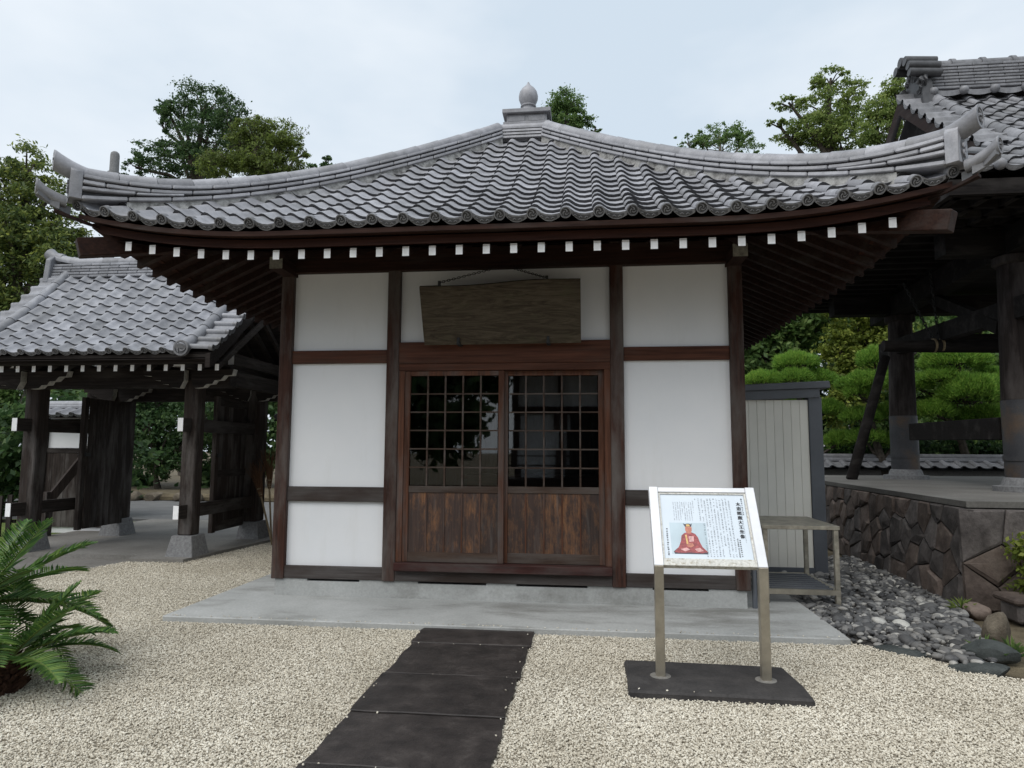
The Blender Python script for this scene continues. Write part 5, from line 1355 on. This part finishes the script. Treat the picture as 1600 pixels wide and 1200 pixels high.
def tree(name, label, blobs, base, n, size, mat, bark, seed, trunk_r=.16, group=None, aspect=1.7, sub=.42, hollow=.55, cat='tree', lean=0, twigs=5):
    rng = np.random.default_rng(seed); t = thing(name, label, cat, (base[0], base[1], base[2]), group)
    P, Bn, tips = crown_points(blobs, n, rng, sub, hollow=hollow)
    V, F = leaf_arrays(P, size, Bn, rng, aspect); V = V-np.array(base)
    me = fast_mesh('crown', V, F, mat); o = bpy.data.objects.new('crown', me); COL.objects.link(o); o.parent = t; WLOC[o] = WLOC[t]
    top = max(tips, key=lambda q: q[0][2])[0]; mid = np.mean([q[0] for q in tips], 0); B0 = np.array(base, float)
    zl = min(q[0][2] for q in tips); tr = MB()
    fork = B0+(mid-B0)*np.array([.8, .8, 0])+np.array([0, 0, max(.3, (zl-B0[2])*.8)])
    p1 = B0*.5+fork*.5+rng.normal(size=3)*.1; tr.tube([B0, p1, fork, fork*.4+top*.6, top], [trunk_r, trunk_r*.8, trunk_r*.65, trunk_r*.35, trunk_r*.1], 8)
    for ctr, cc in tips:
        s = fork+(top-fork)*rng.uniform(0, .6); m = s*.5+ctr*.5+rng.normal(size=3)*.12+np.array([0, 0, -.05])
        tr.tube([s, m, ctr], [trunk_r*.38, trunk_r*.26, trunk_r*.14], 6)
        for q in cc[rng.choice(len(cc), min(twigs, len(cc)), replace=False)]: tr.tube([ctr*.8+m*.2, (ctr+q)/2+rng.normal(size=3)*.04, q], [trunk_r*.13, trunk_r*.09, trunk_r*.04], 4)
    tr.build('trunk', bark, t, 60); return t
BLOBS = {
'T1': [(-17.16, 13, 10.38, 0.98, 0.78), (-17.77, 13, 9.54, 1.17, 0.99), (-16.47, 13, 9.34, 1.01, 0.86), (-15.82, 13, 8.56, 0.74, 0.69), (-17.21, 13, 8.25, 1.39, 0.96), (-18.73, 13, 8.83, 1.59, 1.59), (-16.24, 13, 7.38, 1.47, 0.93), (-17.52, 13, 6.58, 1.51, 1.13), (-18.9, 13, 6.93, 1.57, 1.57), (-15.83, 13, 7.79, 0.98, 0.73), (-16.9, 12.6, 5.6, 1.4, .9), (-18.3, 12.6, 5.2, 1.4, 1.0)],
'T2': [(-16.79, 22, 17.48, 1.44, 0.83), (-17.93, 22, 16.91, 1.11, 0.69), (-15.49, 22, 16.63, 1.07, 0.94), (-18.82, 22, 16.18, 0.35, 0.91), (-18.68, 22, 17.2, 0.7, 0.49), (-16.61, 22, 15.76, 1.85, 1.08), (-18.94, 22, 15.0, 1.45, 0.55), (-20.12, 22, 14.46, 0.77, 0.42), (-17.64, 22, 14.48, 2.02, 0.74), (-14.85, 22, 15.06, 1.3, 0.98)],
'T3': [(-11.66, 17, 13.49, 0.86, 0.38), (-10.58, 17, 13.13, 0.85, 0.58), (-11.44, 17, 12.47, 1.11, 0.69), (-9.92, 17, 12.4, 0.36, 0.52), (-12.95, 17, 12.09, 0.97, 0.54), (-10.9, 17, 11.82, 1.3, 0.47), (-12.22, 17, 12.96, 0.65, 0.43)],
'T4': [(-11.69, 24, 15.28, 0.43, 0.23), (-11.83, 24, 14.71, 0.72, 0.46)],
'T5': [(0.02, 20, 15.47, 0.72, 0.55), (-0.58, 20, 15.02, 0.61, 0.44), (0.53, 20, 14.74, 0.55, 0.36), (1.17, 20, 14.22, 0.27, 0.14), (-0.11, 20, 14.45, 0.98, 0.44)],
'T6': [(6.86, 24, 15.78, 0.95, 0.44), (7.98, 24, 15.48, 0.57, 0.38), (5.34, 24, 15.43, 0.63, 0.25), (6.98, 24, 15.05, 1.88, 0.5), (6.14, 24, 15.39, 0.57, 0.31)],
'T7': [(9.21, 17, 14.23, 0.73, 0.36), (9.86, 17, 13.78, 0.57, 0.41), (7.78, 17, 13.43, 0.45, 0.3), (7.37, 17, 12.71, 0.35, 0.22), (8.95, 17, 13.18, 1.02, 0.51), (9.93, 17, 12.86, 0.66, 0.56), (8.58, 17, 12.35, 1.15, 0.55), (9.41, 17, 12.08, 1.15, 0.5), (7.86, 17, 12.23, 0.64, 0.35)],
'T8': [(10.36, 15, 12.68, 0.48, 0.39), (10.03, 15, 12.03, 0.52, 0.52), (9.81, 15, 11.31, 0.61, 0.42), (10.59, 15, 11.89, 0.48, 0.62)],
'G1': [(-11.82, 12.5, 2.74, 0.84, 0.55), (-12.09, 12.5, 2.08, 0.76, 0.59), (-11.29, 12.5, 2.26, 0.62, 0.75), (-11.04, 12.5, 1.42, 0.49, 0.54), (-12.34, 12.5, 2.93, 0.64, 0.47), (-12.77, 12.5, 1.6, 0.64, 0.86), (-11.62, 12.5, 1.04, 0.84, 0.5), (-10.4, 12.6, 2.3, .8, .9), (-13.6, 12.6, 2.2, .9, .9)],
'G2': [(-13.56, 9, 2.98, 0.59, 0.7), (-12.97, 9, 3.13, 0.57, 0.57), (-13.65, 9, 2.02, 0.66, 0.7), (-14.24, 9, 2.66, 0.8, 1.0), (-13.16, 9, 2.34, 0.46, 0.46), (-12.01, 9, 2.97, 0.67, 0.41), (-13.95, 9, 1.39, 0.59, 0.59)],
'B1': [(5.61, 12, 4.59, 0.71, 0.57), (6.36, 12, 5.18, 0.72, 0.65), (5.26, 12, 3.83, 0.6, 0.53), (6.09, 12, 4.33, 0.71, 0.54), (6.99, 12, 4.99, 0.55, 0.62), (4.6, 12, 4.2, .7, .7), (5.2, 12.3, 2.9, .8, .6), (6.1, 12.4, 3.3, .7, .6)],
'B2': [(7.41, 11, 4.86, 0.77, 0.59), (8.06, 11, 4.45, 0.6, 0.63), (6.94, 11, 3.83, 0.55, 0.58), (7.41, 11, 3.2, 0.69, 0.62), (7.0, 11, 2.42, 0.51, 0.51), (7.74, 11, 3.9, 0.63, 0.63)],
'B3': [(10.48, 13, 4.96, 1.22, 0.93), (11.51, 13, 4.59, 1.24, 0.91), (9.79, 13, 4.27, 0.92, 0.88), (10.71, 13, 3.39, 1.41, 1.01), (11.82, 13, 3.21, 1.03, 1.24), (12.38, 13, 4.58, 0.84, 1.27), (9.39, 13, 2.88, 0.98, 0.98), (8.2, 13, 2.4, 1.0, .93), (10.3, 13, 2.0, 1.4, .9), (12.0, 13, 1.8, 1.3, .9), (8.8, 13, 1.3, 1.2, .8)],
'S1': [(8.05, 9.8, 1.35, 0.40, 0.34)], 'S2': [(9.0, 9.8, 1.4, 0.66, 0.36), (9.8, 9.8, 1.35, .5, .34)], 'S3': [(7.0, 9.8, 1.35, 0.48, 0.30), (6.2, 9.8, 1.3, .45, .3)],
}
tree('conifer_tree', 'tall feathery conifer rising above the gate roof at the left edge', BLOBS['T1'], (-17.2, 13, .2), 42000, .06, M['leaf_conifer'], M['bark'], 1, .28, sub=.36, aspect=2.6)
tree('broadleaf_tree', 'large dark evergreen tree above the hall roof, spreading to the left', BLOBS['T2'], (-16.8, 22, .2), 32000, .064, M['leaf_dark'], M['bark'], 2, .36, sub=.34)
tree('conifer_tree', 'olive brown conifer in front of the large dark evergreen tree', BLOBS['T3'], (-11.2, 17, .2), 27000, .045, M['leaf_olive'], M['bark'], 3, .28, aspect=2.4)
tree('broadleaf_tree', 'tip of a dark tree just showing over the left roof slope', BLOBS['T4'], (-11.8, 24, .2), 1700, .10, M['leaf_dark'], M['bark'], 4, .2)
tree('broadleaf_tree', 'green tree crown showing behind the roof finial', BLOBS['T5'], (0, 20, .2), 13000, .054, M['leaf_mid'], M['bark'], 5, .28)
tree('broadleaf_tree', 'thin sparse tree crown low above the right roof slope', BLOBS['T6'], (6.9, 24, .2), 9500, .056, M['leaf_mid'], M['bark_pale'], 6, .2, sub=.36)
tree('broadleaf_tree', 'light green spreading tree between the hall roof and the bell tower', BLOBS['T7'], (9, 17, .2), 22000, .052, M['leaf_light'], M['bark'], 7, .28, sub=.36)
tree('broadleaf_tree', 'bright green tree directly behind the bell tower ridge end', BLOBS['T8'], (10.2, 15, .2), 10500, .048, M['leaf_light'], M['bark'], 8, .22)
tree('street_tree', 'dark leafy tree across the street seen through the gate', BLOBS['G1'], (-11.8, 12.6, .2), 15000, .065, M['leaf_dark'], M['bark'], 9, .10)
tree('garden_tree', 'loose green garden tree with pale trunks left of the gate', BLOBS['G2'], (-13.4, 8.6, .0), 9000, .07, M['leaf_mid'], M['bark_pale'], 10, .13)
tree('broadleaf_tree', 'dark glossy tree above the shed roof', BLOBS['B1'], (5.9, 12, .2), 15000, .08, M['leaf_mid'], M['bark'], 11, .2, aspect=2.2)
tree('maple_tree', 'yellow-green tree behind the clipped pines', BLOBS['B2'], (7.4, 11, .2), 15000, .065, M['leaf_yellow'], M['bark'], 12, .14)
tree('broadleaf_tree', 'dark green tree mass behind the bell tower posts', BLOBS['B3'], (10.5, 13, .2), 24000, .09, M['leaf_mid'], M['bark'], 13, .25)
for key, lab, sd in (('S1', 'small dark rounded shrub just behind the yard wall coping', 31), ('S2', 'wide dark shrub by the near bell tower post', 32), ('S3', 'dark shrub left of the far bell tower post', 33)):
    b = BLOBS[key][0]; tree('shrub', lab, BLOBS[key], (b[0], b[1], .6), 3500, .06, M['leaf_dark'], M['bark'], sd, .03, 'shrubs by the yard wall', cat='shrub')
# dark hedge across the street behind the gate
rng = np.random.default_rng(40)
hb = [(-16.5+.9*i, 14.2, 1.5+.5*math.sin(i*1.7), .9, 1.1+.2*math.sin(i)) for i in range(22)]+[(-16.5+1.0*i, 14.6, 3.2+.4*math.sin(i*2.1), 1.0, 1.0) for i in range(19)]
P, Bn, tips = crown_points(hb, 42000, rng, .5, hollow=.6); V, F = leaf_arrays(P, .13, Bn, rng)
o = bpy.data.objects.new('far_thicket', fast_mesh('far_thicket', V, F, M['leaf_dark'])); COL.objects.link(o); tag(o, 'dark thicket of evergreens along the far side of the street', 'thicket', kind='stuff')
hb = [(3.5+.95*i, 15.5, 1.4+.4*math.sin(i*1.7), 1.0, 1.2) for i in range(14)]+[(3.2+1.0*i, 15.8, 3.4+.5*math.sin(i*2.1), 1.1, 1.2) for i in range(14)]+[(2.8+1.1*i, 16.2, 5.4+.5*math.sin(i*2.7), 1.2, 1.2) for i in range(13)]
P, Bn, tips = crown_points(hb, 52000, rng, .5, hollow=.4); V, F = leaf_arrays(P, .15, Bn, rng)
o = bpy.data.objects.new('yard_thicket', fast_mesh('yard_thicket', V, F, M['leaf_dark'])); COL.objects.link(o); tag(o, 'dark evergreen thicket far behind the bell tower', 'thicket', kind='stuff')
hb = [(-14.5+.8*i, 6.4, 1.2+.4*math.sin(i*1.3), .8, 1.0) for i in range(8)]
P, Bn, tips = crown_points(hb, 12000, rng, .5, hollow=.6); V, F = leaf_arrays(P, .10, Bn, rng)
o = bpy.data.objects.new('garden_thicket', fast_mesh('garden_thicket', V, F, M['leaf_dark'])); COL.objects.link(o); tag(o, 'dark bushes in the garden left of the gate', 'bushes', kind='stuff')

# clipped cloud pines
PINES = {
'P1': ('clipped pine with flat green pads rising behind the shed', (5.6, 9.6), [(5.47, 9.6, 3.41, 0.56, 0.23), (4.75, 9.6, 3.02, 0.49, 0.2), (5.36, 9.3, 3.03, 0.43, 0.2), (5.95, 9.6, 3.03, 0.43, 0.2), (6.08, 9.5, 2.34, 0.43, 0.22), (6.26, 9.4, 1.65, 0.34, 0.2), (5.2, 9.8, 2.4, .5, .22)]),
'P2': ('clipped pine with layered pads behind the leaning pole', (6.9, 9.0), [(6.95, 9.0, 3.4, 0.4, 0.26), (6.76, 8.9, 2.88, 0.67, 0.24), (7.33, 9.0, 3.01, 0.37, 0.22), (6.49, 8.8, 2.68, 0.3, 0.17), (6.6, 9.0, 2.16, 0.48, 0.18), (6.67, 9.0, 1.72, 0.42, 0.18), (7.18, 9.0, 2.23, 0.34, 0.21), (7.22, 9.0, 1.62, 0.31, 0.17)]),
'P3': ('broad clipped pine with big domed pads between the bell tower posts', (8.8, 9.4), [(8.73, 9.4, 3.41, 0.82, 0.31), (8.34, 9.2, 3.02, 0.45, 0.19), (8.82, 8.9, 2.71, 0.69, 0.36), (9.46, 9.4, 3.01, 0.5, 0.22), (8.17, 9.2, 2.29, 0.48, 0.24), (7.94, 9.4, 2.88, 0.35, 0.21), (9.34, 9.3, 2.21, 0.5, 0.2), (8.9, 9.4, 2.15, 0.36, 0.2), (9.9, 9.6, 2.6, .5, .25)]),
}
def needle_pad(c, rx, rz, n, rng):
    # upward-spiking needles over a domed pad, flat below
    d = rng.normal(size=(n, 3)); d[:, 2] = np.abs(d[:, 2])*1.1-.25; d /= np.linalg.norm(d, axis=1)[:, None]
    lump = 1+.13*np.sin(d[:, 0]*6+c[0]*9)*np.cos(d[:, 1]*5+c[2]*5)+.07*np.sin(d[:, 0]*13+c[2]*7)+.06*rng.normal(size=n); P = d*np.array([rx, rx*.85, rz*1.15])*(lump*rng.uniform(.88, 1.0, n))[:, None]
    P[:, 2] -= rz*.3
    dr = d*np.array([1, 1, .6])+np.array([0, 0, .8])+rng.normal(size=(n, 3))*.45; dr /= np.linalg.norm(dr, axis=1)[:, None]
    sd = np.cross(dr, rng.normal(size=(n, 3))); sd /= np.linalg.norm(sd, axis=1)[:, None]
    L = rng.uniform(.06, .12, n)[:, None]; w = .011
    P = P+np.array(c)
    return np.stack([P-sd*w, P+sd*w, P+dr*L], 1).reshape(-1, 3)
for key, (lab, (bx_, by_), pads) in PINES.items():
    rng = np.random.default_rng(ord(key[1])); t = thing('clipped_pine', lab, 'pine tree', (bx_, by_, 0), 'clipped pines behind the bell tower')
    top = max(p[2] for p in pads); q = MB(); st = [Vector((bx_+.12*math.sin(z*2.2), by_+.08*math.cos(z*1.9), z)) for z in np.linspace(0, top-.1, 9)]
    q.tube(st, [.12-.085*i/8 for i in range(9)], 8)
    for p in pads:
        s = min(st, key=lambda v: abs(v.z-(p[2]-.3))); q.tube([s, (s+Vector(p[:3]))/2+Vector((0,0,-.08)), Vector((p[0], p[1], p[2]-.08))], [.05, .04, .025], 6)
        for k in range(7):
            a = k*.9; q.tube([Vector((p[0], p[1], p[2]-.1)), Vector((p[0]+p[3]*.8*math.cos(a), p[1]+p[3]*.6*math.sin(a), p[2]-.05))], [.016, .006], 4)
    q.build('trunk', M['bark'], t, 60)
    for p in pads:
        V = needle_pad(p[:3], p[3]*.80, p[4]*.96, int(9000*p[3]*(p[3]+p[4])/.8)+1200, rng)-np.array([bx_, by_, 0]); F = np.arange(len(V)).reshape(-1, 3)
        o = bpy.data.objects.new('foliage_pad', fast_mesh('foliage_pad', V, F, M['needle'])); COL.objects.link(o); o.parent = t; WLOC[o] = WLOC[t]

# cycad at the left edge of the yard
def frond(root, az, el, L, droop, rng, parent, mat):
    n = 46; d = Vector((math.cos(az), math.sin(az), 0)); pts = []
    for i in range(n+1):
        s = i/n; pts.append(root+d*(L*s*math.cos(el)*(1-.12*s*s))+Vector((0, 0, L*(math.sin(el)*s-droop*s*s))))
    q = MB(); q.tube([pts[i] for i in range(0, n+1, 5)], [.008*(1-.75*i/n) for i in range(0, n+1, 5)], 5, 1, caps=False)
    sd = d.cross(Vector((0,0,1))).normalized()
    for i in range(4, n+1):
        s = i/n; T = (pts[min(i+1, n)]-pts[i-1]).normalized(); U = sd.cross(T).normalized(); ll = .19*L/.8*math.sin(PI*min(1, .12+.86*(1-(1-s)**1.0)*.98+.0))**.6*(1-.25*s)
        if s > .9: ll *= .75
        for sg in (-1, 1):
            D = (sd*sg*.85+T*.62+U*.30+Vector((rng.gauss(0, .07), rng.gauss(0, .07), rng.gauss(0, .07)))).normalized(); w = T*.0065
            a = pts[i]; tip = a+D*ll-U*ll*.14; m = a+D*ll*.5
            q.add([a-w*.7, a+w*.7, m+w, tip, m-w], [(0,1,2,3,4)], 0)
    return q.build('frond', [mat, M['cycad_stem']], parent)
M['cycad_stem'] = plain('cycad_stem', (.11, .15, .035), .5)
cy = thing('cycad', 'cycad palm with stiff feathery fronds at the left edge of the gravel', 'cycad', (-2.62, -2.42, 0))
rr = random.Random(8)
def cycad_head(c, z, r, n, L, lo, hi, mat=M['cycad']):
    q = MB(); prof = [(r*1.1, -.02)]
    k = 9
    for i in range(k): prof += [(r*(1.05-.03*i), z*i/k), (r*(.88-.03*i), z*(i+.75)/k)]
    prof += [(r*.6, z+.03), (r*.2, z+.06)]
    q.lathe(prof, (c[0], c[1], 0), 14)
    for i in range(70):
        t = rr.uniform(0, 2*PI); zz = rr.uniform(0, z); p = Vector((c[0]+r*.9*math.cos(t), c[1]+r*.9*math.sin(t), zz)); q.tube([p, p+Vector((.06*math.cos(t), .06*math.sin(t), .04))], [.018, .004], 5)
    q.build('trunk', M['bark_red'], cy)
    for i in range(n):
        az = i*2.399+rr.uniform(-.2, .2); f = (i+.5)/n; frond(Vector((c[0], c[1], z+.02))+Vector((math.cos(az)*r*.4, math.sin(az)*r*.4, 0)), az, R(lo+(hi-lo)*f)+rr.uniform(-.08, .08), L*rr.uniform(.85, 1.1), .20+.22*(1-f), rr, cy, mat)
M['bark_red'] = stone('scaly_cycad_trunk', [(.3, (.03, .014, .01)), (.7, (.13, .065, .04))], 20, .95, .7, .02)
cycad_head((-2.58, -2.46), .16, .085, 17, .74, -2, 60)
cycad_head((-2.98, -2.30), .42, .10, 22, .82, -8, 60)

# low plants at the right edge
def tuft(label, c, n, L, mat, seed, name='grass_tuft', group='low plants at the platform foot', spread=.5):
    rg = random.Random(seed); q = MB()
    for i in range(n):
        az = rg.uniform(0, 2*PI); e = rg.uniform(spread, 1.4); l = L*rg.uniform(.6, 1.1); d = Vector((math.cos(az)*math.cos(e), math.sin(az)*math.cos(e), math.sin(e))); s = d.cross(Vector((0,0,1))).normalized()*l*.045
        p = Vector(c)+Vector((rg.gauss(0, .015), rg.gauss(0, .015), 0)); m = p+d*l*.55; e2 = p+d*l+Vector((0,0,-l*.22))+Vector((d.x, d.y, 0))*l*.12
        q.add([p-s*.6, p+s*.6, m+s, e2, m-s], [(0,1,2,3,4)])
    o = q.build(name, mat); tag(o, label, 'plant', group)
tuft('small bright green leafy tuft at the platform corner', (4.0, .28, .02), 26, .17, M['leaf_light'], 1)
tuft('grass tuft at the right edge beside the dark slate', (3.62, -1.06, .01), 34, .2, M['leaf_mid'], 2)
tuft('thin grass tuft between the upright rock and the slate', (3.5, -.95, .02), 16, .14, M['leaf_mid'], 3)
tree('shrub', 'yellow-green clipped shrub at the right edge by the platform', [(4.62, .12, .55, .24, .22), (4.66, .14, .28, .26, .22), (4.7, .1, .8, .2, .16)], (4.66, .12, 0), 5200, .035, M['leaf_yellow'], M['bark'], 50, .02, cat='shrub', sub=.5)
# low fence in the garden left of the gate
fn = thing('garden_fence', 'low dark picket fence on the lawn left of the gate', 'fence', (-8.9, 3.4, 0))
for i in range(12): MB().box(-10.2+.17*i, -10.12+.17*i, 3.66, 3.69, 0, .62+.02*(i % 3)).build('picket', M['bell_wood'], fn)
for z in (.22, .5): MB().box(-10.25, -8.2, 3.692, 3.72, z, z+.05).build('rail', M['bell_wood_x'], fn)
# rocks edging the bank across the street
for i in range(9):
    rock('kerb_rock', 'rounded rock in the row edging the bank across the street', (-14.2+.62*i+.1*math.sin(i*3), 10.58+.06*math.cos(i*2), .12), (.28+.05*math.sin(i), .2, .16), (0, 0, i*.7), M['rock_brown'], 20+i, 'rock', 'rocks along the street bank')
# concrete pole whose rounded top shows over the roof
cp = thing('concrete_pole', 'round-topped concrete pole just showing above the left roof ridge', 'pole', (-14.95, 14, .2))
MB().tube([(-14.95, 14, .2), (-14.95, 14, 11.2), (-14.95, 14, 11.28), (-14.95, 14, 11.33)], [.22, .14, .125, .07], 16).build('shaft', M['granite'], cp, 50)
MB().tube([(-14.95, 14, 10.45), (-14.95, 14, 10.6)], .2, 16).box(-15.2, -14.7, 13.95, 14.05, 10.3, 10.38).build('band', M['granite'], cp)
# pale house glimpsed beyond the yard wall
hs = thing('distant_house', 'white house wall glimpsed between the bell tower posts', 'house', (11.4, 19.5, 0))
MB().box(10.2, 15, 19, 23, 0, 3.2).build('wall', M['plaster'], hs); MB().box(9.9, 15.3, 18.6, 23.4, 3.21, 3.35).build('roof', M['tile_bell'], hs)
MB().box(11.0, 11.8, 18.97, 19.0, .9, 2.0).build('window', M['shed_trim'], hs)

# ------------------------------------------------------------------ the temple building behind the viewer, mirrored in the door panes
oh = thing('opposite_hall', 'white-walled temple building with dark posts facing the hall', 'temple building', (1, -16, 0))
MB().box(-1.6, 9, -16.4, -16.2, .5, 4.2).build('wall', M['plaster'], oh)
for i in range(8): MB().box(-1.7+1.5*i, -1.5+1.5*i, -16.2, -16.02, 0, 4.2).build('post', M['wood_z'], oh)
MB().box(-1.7, 9, -16.19, -16.05, 2.6, 2.85).build('beam', M['wood_x'], oh); MB().box(.1, 2.9, -16.19, -16.12, .5, 2.6).build('door', M['black'], oh)
MB().box(-2.0, 9.3, -17, -14.8, .0, .5).build('veranda', M['gate_wood_x'], oh)
MB().add([(-4, -14.2, 4.0), (11, -14.2, 4.0), (11, -19, 8.2), (-4, -19, 8.2), (-4, -14.2, 3.8), (11, -14.2, 3.8)], [(0,1,2,3),(5,4,0,1)]).build('roof', M['tile_bell'], oh)
for z in (.9, 1.2): MB().box(-2, 9.3, -14.9, -14.85, z, z+.05).build('railing', M['gate_wood_x'], oh)
tree('garden_tree', 'broad dark tree standing behind the viewer, mirrored in the left door', [(-6.5, -15, 3.2, 2.2, 1.8), (-4.0, -15.5, 2.6, 1.6, 1.5), (-9, -15, 3.4, 2.2, 2.0), (-3.4, -15.4, 4.2, 1.4, 1.2), (-5.5, -15.5, 5.0, 2.0, 1.3)], (-6, -15.3, 0), 12000, .26, M['leaf_dark'], M['bark'], 60, .25)
